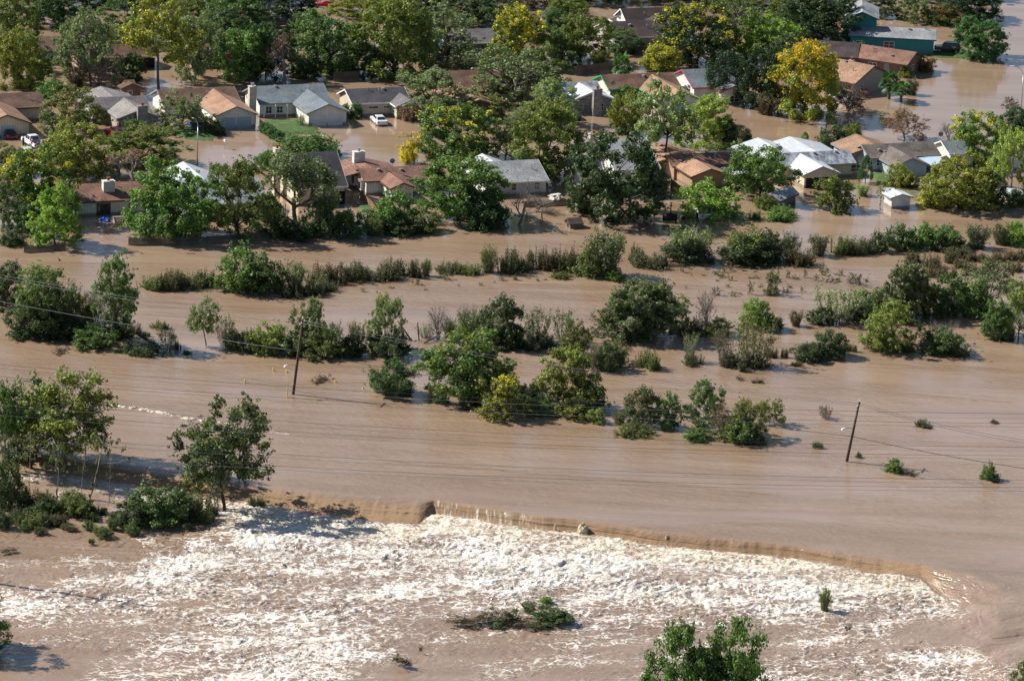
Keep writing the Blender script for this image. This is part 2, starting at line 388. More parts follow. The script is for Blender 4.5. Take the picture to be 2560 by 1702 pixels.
def water_material():
    n = NT('muddy_water'); co = n.coords()
    at_ = lambda s: n('Attribute', attribute_name=s).outputs['Fac']
    foam, flow, froth, swift, fall, curtain = [at_(q) for q in ('foam', 'flow', 'froth', 'swift', 'fall', 'curtain')]
    # muddy body colour with slow streaks along the current
    st = n.noise(n.scaled(co, (.028, .15, 1)), 1.0, 4, .62, .9)
    mud = n.mix(n.ss(st, .3, .7), (.282, .188, .121, 1), (.345, .240, .165, 1))
    mud = n.mix(n.math('MULTIPLY', fall, .7), mud, (.27, .178, .104, 1))  # falling sheet browner: its missing sky reflection is put into the colour
    # lacing of foam: ridged, warped noise in two sizes
    warp = n('TexNoise', in_Scale=.5, in_Detail=2.0); n.set(warp.inputs['Vector'], co)
    wv = n('VectorMath', operation='MULTIPLY_ADD'); n.set(wv.inputs[0], warp.outputs['Color']); wv.inputs[1].default_value = (2.6, 2.6, 0); n.set(wv.inputs[2], co)
    rot = n('Mapping'); n.set(rot.inputs[0], wv.outputs[0]); rot.inputs['Rotation'].default_value = (0, 0, R_(-38)); rot.inputs['Scale'].default_value = (.5, 1.0, 1)
    def ridge(scale, det):
        q = n.noise(rot.outputs[0], scale, det, .6, .4)
        return n.math('SUBTRACT', 1.0, n.math('MULTIPLY', n.math('ABSOLUTE', n.math('SUBTRACT', q, .5)), 4.2), clamp=True)
    def net(scale, wid):
        v = n('TexVoronoi', feature='DISTANCE_TO_EDGE', in_Scale=scale); n.set(v.inputs['Vector'], rot.outputs[0])
        return n.ss(v.outputs['Distance'], 0.0, wid, 1.0, 0.0)
    r2 = ridge(2.4, 4); pat = n.noise(n.scaled(rot.outputs[0], (.55, 1.3, 1)), .22, 5, .68)
    lace = n.math('ADD', n.math('MULTIPLY', net(.95, .24), .42), n.math('MULTIPLY', net(2.6, .28), .32))
    lace = n.math('ADD', lace, n.math('ADD', n.math('MULTIPLY', r2, .38), n.math('MULTIPLY', n.ss(pat, .32, .68), .52)))
    th = n.math('SUBTRACT', 1.40, n.math('MULTIPLY', foam, .72))
    mask = n.ss(lace, n.math('SUBTRACT', th, .24), n.math('ADD', th, .26))
    mask = n.math('MULTIPLY', mask, n.ss(foam, .02, .1))
    str_ = n.noise(n.scaled(co, (2.6, .35, .35)), 1.0, 3, .6)
    mask = n.math('MAXIMUM', mask, n.math('MULTIPLY', curtain, n.ss(str_, .47, .68, 0, .6)))
    veil = n.math('MULTIPLY', n.ss(foam, .4, 1.0), .34)
    white = n.mix(n.ss(n.noise(co, .45, 4), .35, .65), (.64, .575, .485, 1), (.81, .78, .73, 1))
    cream = n.mix(n.ss(n.noise(co, 1.1, 4), .35, .68), (.58, .47, .33, 1), (.84, .78, .67, 1))
    white = n.mix(n.ss(froth, .1, .75), white, cream)
    col = n.mix(n.math('MAXIMUM', mask, veil), mud, white)
    n.set(n.p.inputs['Base Color'], col)
    rough = n.math('ADD', n.math('MULTIPLY', flow, .07), .055)
    rough = n.math('ADD', rough, n.math('MULTIPLY', mask, .5))
    n.set(n.p.inputs['Roughness'], rough); n.p.inputs['IOR'].default_value = 2.15; n.set(n.p.inputs['Specular IOR Level'], n.math('MULTIPLY', n.math('SUBTRACT', 1.0, n.math('MAXIMUM', n.math('MULTIPLY', fall, 1.05), n.math('MULTIPLY', mask, .8)), clamp=True), .5))
    h1 = n.noise(n.scaled(co, (.9, 1.7, 1)), .9, 4, .6); h2 = n.noise(n.scaled(co, (.5, 1.0, 1)), .22, 3)
    h3 = n.noise(n.scaled(co, (.7, 1.6, 1)), 2.6, 3, .6, .8)
    hh = n.math('ADD', n.math('MULTIPLY', h1, .13), n.math('MULTIPLY', h2, .16))
    hh = n.math('ADD', hh, n.math('MULTIPLY', n.math('MULTIPLY', h3, n.math('ADD', n.math('MULTIPLY', swift, .75), .25)), .075))
    hh = n.math('MULTIPLY', hh, n.math('ADD', n.math('MULTIPLY', flow, .8), .09))
    hh = n.math('MULTIPLY', hh, n.ss(n.noise(n.scaled(co, (.02, .07, 1)), 1.0, 4, .6, .8), .35, .62, .35, 1.5))
    hh = n.math('ADD', hh, n.math('MULTIPLY', mask, .05))
    hh = n.math('ADD', hh, n.math('MULTIPLY', n.math('MULTIPLY', n.noise(co, 3.2, 4, .65), foam), .16))
    b = n('Bump', in_Strength=1.0, in_Distance=1.0); n.set(b.inputs['Height'], hh); n.set(n.p.inputs['Normal'], b)
    return n.m
M['water'] = water_material()
water()

def lawn(name, pts, z, col):
    """a low mound of ground standing just clear of the flood"""
    poly = [at(a, b, 0) for a, b in pts]; c = sum(poly, Vector()) / len(poly)
    rings = [(1.0, -.12), (.85, z * .55), (.6, z * .9), (.3, z)]
    ns = 10; m = len(poly)
    dense = []
    for i in range(m):
        for k in range(ns):
            p = poly[i].lerp(poly[(i + 1) % m], k / ns); dense.append(p)
    rnd = random.Random(len(pts) * 7 + int(pts[0][0]))
    vs = []; fs = []; q = len(dense)
    for f, zz in rings:
        for p in dense:
            j = 1 + rnd.uniform(-.05, .05); vs.append((c.x + (p.x - c.x) * f * j, c.y + (p.y - c.y) * f * j, zz + rnd.uniform(-.02, .02)))
    vs.append((c.x, c.y, z))
    for r in range(len(rings) - 1):
        for i in range(q): fs.append((r * q + i, r * q + (i + 1) % q, (r + 1) * q + (i + 1) % q, (r + 1) * q + i))
    b = (len(rings) - 1) * q
    for i in range(q): fs.append((b + i, b + (i + 1) % q, len(vs) - 1))
    mb = MB(); mb.add(vs, fs)
    o = mb.build(name, col, None, True); return tag(o, kind='structure')
def grassmat(name, g, mud):
    n = NT(name); co = n.coords()
    f = n.noise(co, .8, 5, .65); e = n.noise(co, 6, 3)
    z = n('SeparateXYZ', i0=co).outputs[2]
    c = n.mix(n.ss(f, .35, .7), (*g, 1), tuple(v * 1.7 for v in g) + (1,))
    c = n.mix(n.ss(n.math('ADD', z, n.math('MULTIPLY', f, .25)), .1, .24, 1, 0), c, (*mud, 1))
    c = n.mix(1.0, c, n.ss(e, .3, .7, .6, 1.3), 'MULTIPLY')
    n.set(n.p.inputs['Base Color'], c); n.p.inputs['Roughness'].default_value = .95
    return n.m
M['grass'] = grassmat('grass', (.045, .085, .018), (.16, .11, .065))
M['dry_grass'] = grassmat('dry_grass', (.12, .10, .045), (.17, .115, .07))
lawn('lawn', [(655, 300), (740, 298), (800, 318), (800, 335), (720, 341), (662, 334)], .3, M['grass'])
lawn('lawn', [(428, 312), (500, 308), (545, 335), (535, 356), (470, 352), (432, 340)], .3, M['grass'])
lawn('lawn', [(2290, 128), (2380, 126), (2450, 136), (2460, 150), (2330, 146)], .3, M['grass'])
lawn('lawn', [(2180, 430), (2235, 440), (2240, 462), (2190, 465)], .35, M['grass'])
lawn('lawn', [(770, 18), (845, 24), (852, 36), (775, 34)], .3, M['dry_grass'])
lawn('lawn', [(890, 512), (925, 510), (935, 528), (905, 534)], .3, M['grass'])
lawn('lawn', [(2180, 455), (2420, 470), (2430, 500), (2290, 505), (2200, 490)], .25, M['dry_grass'])
# ------------------------------------------------------------------ houses
A0 = 21.0
def feature(face, kind, s, z, w, h, parent, mats):
    """windows, doors and garage doors set on a wall; face = (origin, direction along the wall, outward normal)"""
    O, D, N = face
    Mx = Matrix(((D.x, N.x, 0, O.x), (D.y, N.y, 0, O.y), (0, 0, 1, 0), (0, 0, 0, 1)))
    bx = lambda mb, s0, s1, z0, z1, d0, d1: mb.box(s0, s1, d0, d1, z0, z1, Mx)
    if kind in ('window', 'louver'):
        fr = MB(); e = .07
        bx(fr, s, s + w, z, z + e, -.02, .05); bx(fr, s, s + w, z + h - e, z + h, -.02, .05)
        bx(fr, s, s + e, z + e, z + h - e, -.02, .05); bx(fr, s + w - e, s + w, z + e, z + h - e, -.02, .05)
        if w > .9: bx(fr, s + w / 2 - .03, s + w / 2 + .03, z + e, z + h - e, -.02, .046)
        if kind == 'louver':
            for i in range(1, 4): bx(fr, s + e, s + w - e, z + h * i / 4 - .05, z + h * i / 4 + .05, -.02, .04)
        elif h > .9: bx(fr, s + e, s + w - e, z + h / 2 - .025, z + h / 2 + .025, -.02, .043)
        f = fr.build('window', mats.get('frame', M['trim_white']), parent)
        p = MB(); bx(p, s + e, s + w - e, z + e, z + h - e, -.02, .02); p.build('pane', M['glass'], f)
    elif kind == 'garage_door':
        fr = MB(); n = 4
        for i in range(n): bx(fr, s, s + w, z + h * i / n + .012, z + h * (i + 1) / n - .012, -.02, .03)
        bx(fr, s + .02, s + w - .02, z, z + h, -.02, .018)
        g = fr.build('garage_door', mats.get('garage', M['white']), parent)
        hd = MB(); bx(hd, s + w / 2 - .12, s + w / 2 + .12, z + h * .3, z + h * .3 + .06, .03, .07); hd.build('handle', M['galv'], g)
    elif kind == 'glazed_garage_door':
        fr = MB(); nx, nz = 4, 4
        for i in range(nx + 1): bx(fr, s + w * i / nx - .04, s + w * i / nx + .04, z, z + h, -.02, .04)
        for i in range(nz + 1): bx(fr, s + .04, s + w - .04, z + h * i / nz - .04, z + h * i / nz + .04, -.02, .036)
        f = fr.build('garage_door', mats.get('frame', M['trim_white']), parent)
        p = MB(); bx(p, s, s + w, z, z + h, -.02, .015); p.build('pane', mats.get('glazed', M['glass']), f)
    elif kind == 'door':
        d = MB(); bx(d, s, s + w, z, z + h, -.02, .04); f = d.build('door', mats.get('door', M['trim_grey']), parent)
        hd = MB(); bx(hd, s + w - .16, s + w - .08, z + h * .45, z + h * .45 + .08, .04, .09); hd.build('handle', M['galv'], f)
    elif kind == 'glass_door':
        d = MB(); e = .09
        bx(d, s, s + e, z, z + h, -.02, .06); bx(d, s + w - e, s + w, z, z + h, -.02, .06); bx(d, s + e, s + w - e, z + h - e, z + h, -.02, .06)
        bx(d, s + w / 2 - .04, s + w / 2 + .04, z, z + h - e, -.02, .055)
        f = d.build('glass_door', mats.get('frame', M['trim_brown']), parent)
        p = MB(); bx(p, s + e, s + w - e, z, z + h - e, -.02, .02); p.build('pane', M['glass'], f)
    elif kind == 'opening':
        d = MB(); bx(d, s, s + w, z, z + h, -.02, .012); d.build('opening_shade_panel', M['dark'], parent)  # flat dark panel on the wall: shade of an open front put into colour
    elif kind == 'porch':
        # posts, rail and a floor under the eave: w = length, h = depth
        dep = h
        for i in range(4):
            d = MB(); x = s + w * i / 3; bx(d, x - .07, x + .07, -.8, z, dep - .2, dep - .06); d.build('porch_post', mats.get('frame', M['trim_white']), parent)
        d = MB(); bx(d, s, s + w, .55, .63, dep - .17, dep - .1); d.build('porch_rail', mats.get('frame', M['trim_white']), parent)
    elif kind == 'bay':
        d = MB(); bx(d, s, s + w, z, z + h, -.02, .55); b = d.build('bay_window', mats['wall'], parent)
        p = MB(); bx(p, s + .15, s + w - .15, z + .25, z + h - .2, .55, .57); p.build('pane', M['glass'], b)
        r = MB(); bx(r, s - .1, s + w + .1, z + h, z + h + .12, -.02, .7); r.build('bay_roof', mats['roof2'], b)

def house(label, ridge, x1, ye, roof, wall, trim, a=A0, ze=2.3, t=.4, W=None, wings=(), far=(), feats=(), chims=(), vents=2, seed=1, cat='house', name='house', mats=None, o=.4, roof_w=None):
    rnd = random.Random(seed); A = R_(a)
    u = Vector((math.cos(A), math.sin(A), 0)); v = Vector((math.sin(A), -math.cos(A), 0))
    x0, y0 = ridge
    if W is None:
        def fW(W):
            P = at(x0, y0, ze + t * W); E = P + v * W; E.z = ze - .12
            return proj(E)[1] - ye
        W = bisect(fW, 1.2, 14)
    zr = ze + t * W; P0 = at(x0, y0, zr)
    fL = lambda L: proj(P0 + u * L)[0] - x1
    L = bisect(fL, 1.6, 80) if fL(1.6) < 0 else 1.6
    root = empty(name, (P0.x, P0.y, 0), A); tag(root, label, cat)
    inv = (Matrix.Translation((P0.x, P0.y, 0)) @ Matrix.Rotation(A, 4, 'Z')).inverted()
    mats = dict(mats or {}); mats.setdefault('wall', wall); mats.setdefault('roof2', roof); th = .16
    wl = MB(); wi = W - o
    def gable_wall(c, wi_, zr_, t_, a0, a1, axis, dz=.03):
        z = zr_ - th - dz
        wl.prism([(c - wi_, -1.4), (c + wi_, -1.4), (c + wi_, z - t_ * wi_), (c, z), (c - wi_, z - t_ * wi_)], a0, a1, None, axis, [(0, 1, 2, 4), (2, 3, 4)])
    gable_wall(0, wi, zr, t, o, L - o, 'x')
    rf = MB(); rf.chevron(0, W, zr, t, th, 0, L, 'x')
    tr = MB()
    for xa, xb in ((-.05, -.004), (L + .004, L + .05)): tr.chevron(0, W + .01, zr + .01, t, th + .08, xa, xb, 'x')
    tr.box(-.05, L + .05, -W - .05, -W - .006, ze - th - .06, ze + .015); tr.box(-.05, L + .05, W + .006, W + .05, ze - th - .06, ze + .015)
    faces = {'front': (Vector((o, -wi, 0)), Vector((1, 0, 0)), Vector((0, -1, 0))), 'left': (Vector((o, -wi, 0)), Vector((0, 1, 0)), Vector((-1, 0, 0))),
             'right': (Vector((L - o, -wi, 0)), Vector((0, 1, 0)), Vector((1, 0, 0)))}
    rf2 = None; wing_roofs = []
    def do_wing(i, wg, sgn):
        zew = wg.get('ze', ze - .04); tw = wg.get('t', t); ax_, ay_ = wg['apex']; free = wg.get('free')
        if 'W' in wg: Ww = wg['W']
        else:
            def g(Ww):
                zw = zew + tw * Ww
                if not free: zw = min(zw, zr - .12)
                Ap = at(ax_, ay_, zw); E = Ap + u * Ww; E.z = zew
                return proj(E)[0] - wg['xr']
            Ww = bisect(g, .6, 14)
        zw = zew + tw * Ww
        if not free and zw > zr - .12: zw = zr - .12; tw = (zw - zew) / Ww
        Al = inv @ at(ax_, ay_, zw); cx, ya = Al.x, Al.y
        yb = wg['len'] + ya if 'len' in wg else 0.0
        m = MB(); m.chevron(cx, Ww, zw, tw, th, min(ya, yb), max(ya, yb), 'y')
        wing_roofs.append((m, wg.get('roof', roof)))
        wo = min(o, Ww * .2); wwi = Ww - wo
        back = -sgn * (wi - .5) if 'len' not in wg else yb - .3
        y_in = ya + sgn * wo
        gable_wall(cx, wwi, zw, tw, min(y_in, back), max(y_in, back), 'y', .034)
        tr.chevron(cx, Ww + .01, zw + .01, tw, th + .08, min(ya - sgn * .05, ya - sgn * .004), max(ya - sgn * .05, ya - sgn * .004), 'y')
        ylo = -W - .06 if sgn > 0 else W + .06
        if 'len' in wg: ylo = yb
        for sx in (-1, 1):
            xa = cx + sx * (Ww + .006); xb = cx + sx * (Ww + .05)
            if abs(ylo - ya) > .4 and (ylo - ya) * sgn > 0: tr.box(min(xa, xb), max(xa, xb), min(ya, ylo), max(ya, ylo), zew - th - .06, zew + .015)
        if sgn > 0:
            faces['w%d' % i] = (Vector((cx - wwi, y_in, 0)), Vector((1, 0, 0)), Vector((0, -1, 0)))
            faces['w%dleft' % i] = (Vector((cx - wwi, y_in, 0)), Vector((0, 1, 0)), Vector((-1, 0, 0)))
        return cx, ya, Ww, zw
    for i, wg in enumerate(wings): do_wing(i, wg, 1)
    for i, wg in enumerate(far): do_wing(i, wg, -1)
    same = [m for m, r in wing_roofs if r is roof]
    for m in same: rf.add(m.v, m.f)
    ro = rf.build('roof', roof, root)
    for m, r in wing_roofs:
        if r is not roof: m.build('wing_roof', r, root)
    wl.build('wall', wall, root); tr.build('roof_trim', trim, root)
    for fe in feats:
        feature(faces[fe[0]], fe[1], *fe[2:6], root, mats)
    for ch in chims:
        (cxp, cyp, ztop, wd), cm = ch[:4], ch[4] if len(ch) > 4 else M['stone_pale']
        zb = ch[5] if len(ch) > 5 else -1.2; dp = ch[6] if len(ch) > 6 else .9
        q = inv @ at(cxp, cyp, ztop)
        c = MB(); c.box(q.x - wd / 2, q.x + wd / 2, q.y - dp / 2, q.y + dp / 2, zb, ztop)
        c.box(q.x - wd / 2 - .06, q.x + wd / 2 + .06, q.y - dp / 2 - .06, q.y + dp / 2 + .06, ztop, ztop + .1)
        cc = c.build('chimney', cm, root)
        fl = MB(); fl.tube([(q.x, q.y, ztop + .1), (q.x, q.y, ztop + .55)], .2, 8); fl.box(q.x - .27, q.x + .27, q.y - .27, q.y + .27, ztop + .55, ztop + .62)
        fl.build('flue', M['brick_red'] if rnd.random() < .6 else M['galv'], cc)
    for k in range(vents):
        x = L * rnd.uniform(.12, .9); y = -W * rnd.uniform(.08, .6); z = zr - t * abs(y)
        b = MB()
        if k % 2 == 0: b.tube([(x, y, z - .1), (x, y, z + .45)], .06, 8); b.tube([(x, y, z + .45), (x, y, z + .55)], [.12, .1], 8)
        else: b.box(x - .2, x + .2, y - .2, y + .2, z - .1, z + .2); b.box(x - .25, x + .25, y - .25, y + .25, z + .2, z + .25)
        b.build('roof_vent', M['galv'] if k % 3 else M['trim_grey'], ro)
    return root, inv, dict(L=L, W=W, zr=zr, faces=faces)

RF = {k: shingle('shingle_' + k, c, s) for k, c, s in [
    ('brown', (.15, .092, .068), .35), ('red_brown', (.235, .13, .095), .3), ('tan', (.30, .185, .12), .26), ('grey', (.155, .142, .148), .25), ('pale_grey', (.25, .235, .22), .25),
    ('blue_grey', (.165, .195, .215), .22), ('dark', (.075, .072, .082), .25), ('dark_brown', (.07, .052, .05), .35), ('rust', (.155, .085, .06), .4), ('weathered', (.155, .13, .112), .4), ('orange_tan', (.36, .215, .14), .26), ('ash', (.30, .31, .32), .25)]}
RF['metal'] = metalroof('metal_roof', (.55, .57, .60), (.42, .45, .48))
RF['metal_grey'] = metalroof('weathered_metal_roof', (.40, .43, .46), (.13, .15, .17))
RF['metal_white'] = metalroof('white_metal_roof', (.66, .675, .70), (.55, .57, .6))
WL = {k: siding('siding_' + k, c, vv) for k, c, vv in [
    ('white', (.74, .71, .64), True), ('cream', (.62, .54, .40), True), ('grey', (.40, .39, .37), True), ('pale', (.60, .60, .58), False), ('teal', (.016, .20, .21), True), ('blue', (.42, .52, .58), True),
    ('tan', (.38, .25, .15), True), ('brown', (.17, .10, .065), True), ('pink', (.55, .28, .24), True), ('slate', (.16, .19, .23), False), ('navy', (.05, .075, .12), False)]}
M['stone_pale'] = stone('stone_pale', (.62, .56, .46), (.46, .40, .32))
M['stone_grey'] = stone('stone_grey', (.34, .31, .28), (.20, .19, .18))
M['stone_white'] = stone('stone_white', (.72, .70, .66), (.58, .55, .5))
M['brick_tan'] = stone('brick_tan', (.42, .36, .31), (.30, .25, .21), 5)
M['garage_blue'] = mat('garage_blue', (.36, .43, .46), .6, .06)
M['garage_white'] = mat('garage_white', (.66, .66, .64), .6, .06)
M['garage_shaded_white'] = mat('garage_shaded_white', (.5, .58, .68), .6, .06)  # white garage front, the blue of its shade put into the colour

# first row, facing the flooded street
house('brown roofed house with cream garage wing at the left edge of the photo', (-60, 236), 101, 276, RF['brown'], WL['cream'], M['trim_brown'], seed=2, vents=3,
      wings=[dict(apex=(18, 287), xr=80, roof=RF['tan'])], feats=[('w0', 'garage_door', .3, 0, 2.3, 1.9), ('w0', 'garage_door', 2.9, 0, 2.3, 1.9), ('front', 'window', 3, .8, 1.4, 1.1)], mats={'garage': M['garage_blue']})
house('grey shingled house whose front gable carries a thick stone chimney', (214, 245), 362, 280, RF['grey'], M['brick_tan'], M['trim_grey'], seed=3, vents=1,
      wings=[dict(apex=(349, 275), xr=404, roof=RF['pale_grey'])], far=[dict(apex=(252, 216), W=4.6, roof=RF['pale_grey'])],
      feats=[('w0', 'window', 1.2, .5, .9, 1.4), ('w0', 'window', 5.6, .3, .8, 1.5), ('front', 'window', 2, .8, 1.6, 1.1), ('left', 'window', 3, .8, 1, 1)], chims=[(356, 266, 4.3, 1.7, M['stone_grey'], -1.2, .8)])
house('small brown roofed shed behind the grey house with the stone chimney', (312, 200), 318, 216, RF['brown'], WL['brown'], M['trim_brown'], seed=4, vents=0, t=.55, ze=2.0, W=1.6, cat='shed', name='shed',
      wings=[dict(apex=(331, 209), xr=359, t=.6)], feats=[('w0', 'window', .9, .6, .8, .9)])
house('long brown roofed house with an orange-tan wing and double blue-grey garage doors', (392, 224), 585, 262, RF['brown'], WL['white'], M['trim_grey'], seed=5, vents=2,
      wings=[dict(apex=(592, 266), xr=645, roof=RF['orange_tan'])], feats=[('w0', 'garage_door', .75, -.2, 2.5, 2.0), ('w0', 'garage_door', 3.45, -.2, 2.5, 2.0), ('front', 'window', 4, .8, 1.4, 1.1), ('front', 'door', 7, -.2, 1, 2.1)], mats={'garage': M['garage_blue']})
house('blue-grey shingled house with white double garage and a porch on posts', (628, 216), 808, 262, RF['blue_grey'], WL['white'], M['trim_grey'], seed=6, vents=3,
      wings=[dict(apex=(822, 260), xr=874, roof=RF['blue_grey'])], chims=[(631, 217, 5.0, 1.2, M['stone_pale'], -1.2, 1.0)],
      feats=[('w0', 'garage_door', .55, -.2, 2.6, 2.1), ('w0', 'garage_door', 3.3, -.2, 2.6, 2.1), ('front', 'window', .8, .5, 1.1, 1.2), ('front', 'window', 2.7, .5, 1.1, 1.2), ('front', 'door', 5.8, -.1, 1, 2.0), ('front', 'porch', .3, 2.1, 6.0, .9)], mats={'garage': M['garage_white']})
house('dark grey roofed house with white barge boards above the parked white sedan', (862, 223), 1010, 262, RF['dark'], WL['cream'], M['trim_white'], seed=7, vents=3,
      wings=[dict(apex=(1026, 250), xr=1062, roof=RF['grey'])], feats=[('front', 'window', 2.2, 1.2, 2.2, .5), ('front', 'window', 5.2, 1.2, 2.2, .5), ('w0left', 'window', 1, .7, .9, 1.1)])
house('brown house half hidden by trees with a small tan roofed glazed garage', (1105, 205), 1215, 236, RF['rust'], WL['brown'], M['trim_brown'], seed=8, vents=1,
      wings=[dict(apex=(1199, 249), xr=1250, roof=RF['orange_tan'])], feats=[('w0', 'glazed_garage_door', 1.6, -.2, 2.8, 2.0)], mats={'frame': M['trim_brown']})
house('white shingled house with a dark stone chimney on its front gable', (1350, 208), 1492, 246, RF['metal_grey'], M['stone_grey'], M['trim_white'], seed=9, vents=1,
      wings=[dict(apex=(1484, 229), xr=1541, roof=RF['metal_white'])], chims=[(1494, 224, 4.5, 1.5, M['stone_grey'], -1.2, .8)], feats=[('w0', 'window', 1.3, .3, .9, 1.3), ('w0', 'window', 5.0, .3, .9, 1.3)])
house('brown roofed house with bright green trim and a tan garage wing', (1502, 188), 1682, 226, RF['rust'], WL['white'], M['trim_green'], seed=10, vents=2,
      wings=[dict(apex=(1704, 229), xr=1755, roof=RF['orange_tan'])], feats=[('w0', 'garage_door', .8, -.2, 4.6, 2.0)], mats={'garage': M['garage_shaded_white']})
house('grey roofed white house with pink trim beside the round dark juniper', (1705, 174), 1838, 222, RF['blue_grey'], WL['white'], M['trim_pink'], seed=11, vents=2,
      wings=[dict(apex=(1838, 214), xr=1872, roof=RF['blue_grey'])], feats=[('left', 'window', 1.6, .9, 1.3, 1.4), ('left', 'louver', 5.2, .9, .9, .6), ('w0', 'window', 1.4, .3, 1.8, 1.1)])
# the turned houses at the cul-de-sac
house('low tan and brown roofed house behind the golden tree', (2098, 147), 2187, 194, RF['orange_tan'], M['brick_tan'], M['trim_brown'], a=-38, ze=2.3, seed=12, vents=2,
      feats=[('front', 'window', 1.5, .7, 1.6, 1.1), ('front', 'door', 4.2, 0, 1, 2), ('right', 'window', 2, .7, 1, 1)], chims=[(2130, 152, 4.6, .9, M['concrete'], 2.5, .7)])
house('long rusty brown roofed house below the teal house', (2150, 110), 2292, 144, RF['red_brown'], WL['brown'], M['trim_brown'], a=-27, seed=13, vents=3,
      feats=[('front', 'window', 3, .7, 1.6, 1.1), ('front', 'door', 6, 0, 1, 2), ('right', 'window', 2.5, .7, 1.2, 1)])
house('dark brown hip of the house wedged between the teal house and the golden tree', (2040, 100), 2150, 120, RF['dark_brown'], WL['brown'], M['trim_brown'], a=-8, seed=14, vents=0, W=4.5)
house('teal two-storey house with grey roofs beside the flooded lake', (2122, 62), 2341, 91, RF['ash'], WL['teal'], M['trim_teal'], a=-3, seed=15, vents=3, ze=2.9, t=.36,
      wings=[dict(apex=(2156, 30), xr=2198, ze=5.6, t=.4, free=True, len=11)], feats=[('front', 'window', 6, .9, 1.9, 1.2), ('front', 'window', 1.0, .9, 1.3, 1.1)], mats={'frame': M['white']})
# second row, backs to the river
house('red-brown roofed white house with a low stone chimney on its ridge', (153, 462), 365, 509, RF['red_brown'], WL['white'], M['trim_brown'], seed=16, vents=3,
      feats=[('front', 'glass_door', 4.1, -.35, 2.2, 2.2), ('front', 'window', 9, .7, 1.3, 1.0)], chims=[(271, 453, 4.7, 1.8, M['stone_white'], 3, 1.1)])
house('house with a white metal street wing behind the giant round green tree', (440, 450), 640, 517, RF['metal_grey'], WL['slate'], M['trim_grey'], seed=17, vents=1,
      far=[dict(apex=(458, 404), W=4.6, roof=RF['metal'])], feats=[('front', 'porch', 8, 2.0, 7, 1.0), ('front', 'opening', 8, -.2, 6.5, 2.0)], mats={'frame': M['trim_grey']})
house('tall dark grey roofed house with a slim stone chimney behind the bare spreading tree', (716, 383), 842, 474, RF['dark'], WL['cream'], M['trim_white'], seed=18, vents=1, ze=2.9, t=.72,
      chims=[(693, 372, 7.3, .95, M['stone_pale'], -1.2, 1.3)], feats=[('left', 'window', 4.2, 1, 1.4, 1.3), ('front', 'window', 3, .9, 1.4, 1.2), ('front', 'opening', 5.5, 0, 2, 2.1)])
house('terracotta brown roofed white house with bay windows and a wide box chimney', (896, 421), 1092, 456, RF['red_brown'], WL['white'], M['trim_brown'], seed=19, vents=5,
      wings=[dict(apex=(1009, 457), xr=1041)], far=[dict(apex=(890, 391), W=5.2)], chims=[(897, 380, 4.9, 1.8, M['stone_white'], 3, 1.0)],
      feats=[('w0left', 'window', 1.4, .7, 1.2, 1.3), ('left', 'bay', 1.0, .5, 1.2, 1.5), ('left', 'bay', 4.2, .5, 1.6, 1.6)], mats={'roof2': RF['orange_tan']})
house('pale blue-grey roofed cottage with one small dark window, backing onto the river', (1182, 406), 1345, 461, RF['ash'], WL['pale'], M['trim_white'], seed=20, vents=1,
      far=[dict(apex=(1206, 384), W=4.0, roof=RF['metal'])], feats=[('front', 'window', 4.3, .8, .9, 1.2), ('front', 'window', 8.2, .8, .9, 1.2)])
big, binv, _ = house('large two-storey white house with a pale roof behind the big dark green tree', (1500, 349), 1615, 428, RF['ash'], WL['white'], M['trim_white'], seed=21, vents=1, ze=4.4, t=.5,
      chims=[(1484, 336, 8.2, 1.4, M['stone_pale'], -1.2, .9)], feats=[('left', 'window', 3, 2.2, 1.0, 1.3), ('front', 'window', 3, 2.4, 1.2, 1.2)])
low, _, _ = house('x', (1426, 391), 1530, 436, RF['ash'], WL['white'], M['trim_white'], seed=41, vents=0, ze=2.6, t=.5, feats=[('left', 'window', 2.2, .8, 1.0, 1.2)])
for ch in list(low.children):           # the lower rear block belongs to the two-storey house
    ch.parent = big; ch.location = binv @ low.location
bpy.data.objects.remove(low)
house('brown roofed house with an orange-tan wall and a dappled rear gable', (1665, 387), 1852, 419, RF['red_brown'], WL['tan'], M['trim_brown'], seed=22, vents=5,
      wings=[dict(apex=(1778, 422), xr=1826, roof=RF['orange_tan'])], far=[dict(apex=(1655, 358), W=4.8, roof=RF['orange_tan'])], feats=[('w0', 'opening', 6.2, -.2, .4, 1.8), ('left', 'window', 3, .8, .9, 1.0), ('front', 'opening', 10.5, -.2, 3.2, 2.0)])
house('pale weathered metal roofed house with an open rear porch on timber posts', (1930, 384), 2121, 419, RF['metal_grey'], WL['cream'], M['trim_grey'], seed=23, vents=4,
      wings=[dict(apex=(2057, 416), xr=2103, roof=RF['metal_white'])], far=[dict(apex=(1975, 341), W=5.4, roof=RF['metal']), dict(apex=(1895, 344), W=4.6, roof=RF['metal'])],
      feats=[('front', 'window', 12.2, .7, 1.9, 1.3), ('w0', 'opening', .3, -.3, 5.2, 1.95)])
house('weathered brown roofed house with light blue walls and a patio cover', (2153, 362), 2331, 398, RF['weathered'], WL['blue'], M['trim_grey'], seed=24, vents=4,
      wings=[dict(apex=(2281, 395), xr=2325, roof=RF['weathered'])], far=[dict(apex=(2140, 335), W=4.4, roof=RF['tan'])], feats=[('w0left', 'louver', 3.6, .9, 1.0, 1.1), ('front', 'window', 1.0, .9, 1.0, 1.0)], mats={'frame': M['white']})
house('small white house with a greenish roof at the right, left of the yellow-topped tree', (2352, 352), 2420, 366, RF['blue_grey'], WL['white'], M['trim_white'], seed=25, vents=1, W=3.5, feats=[('front', 'window', 1, .9, .9, 1.0)])
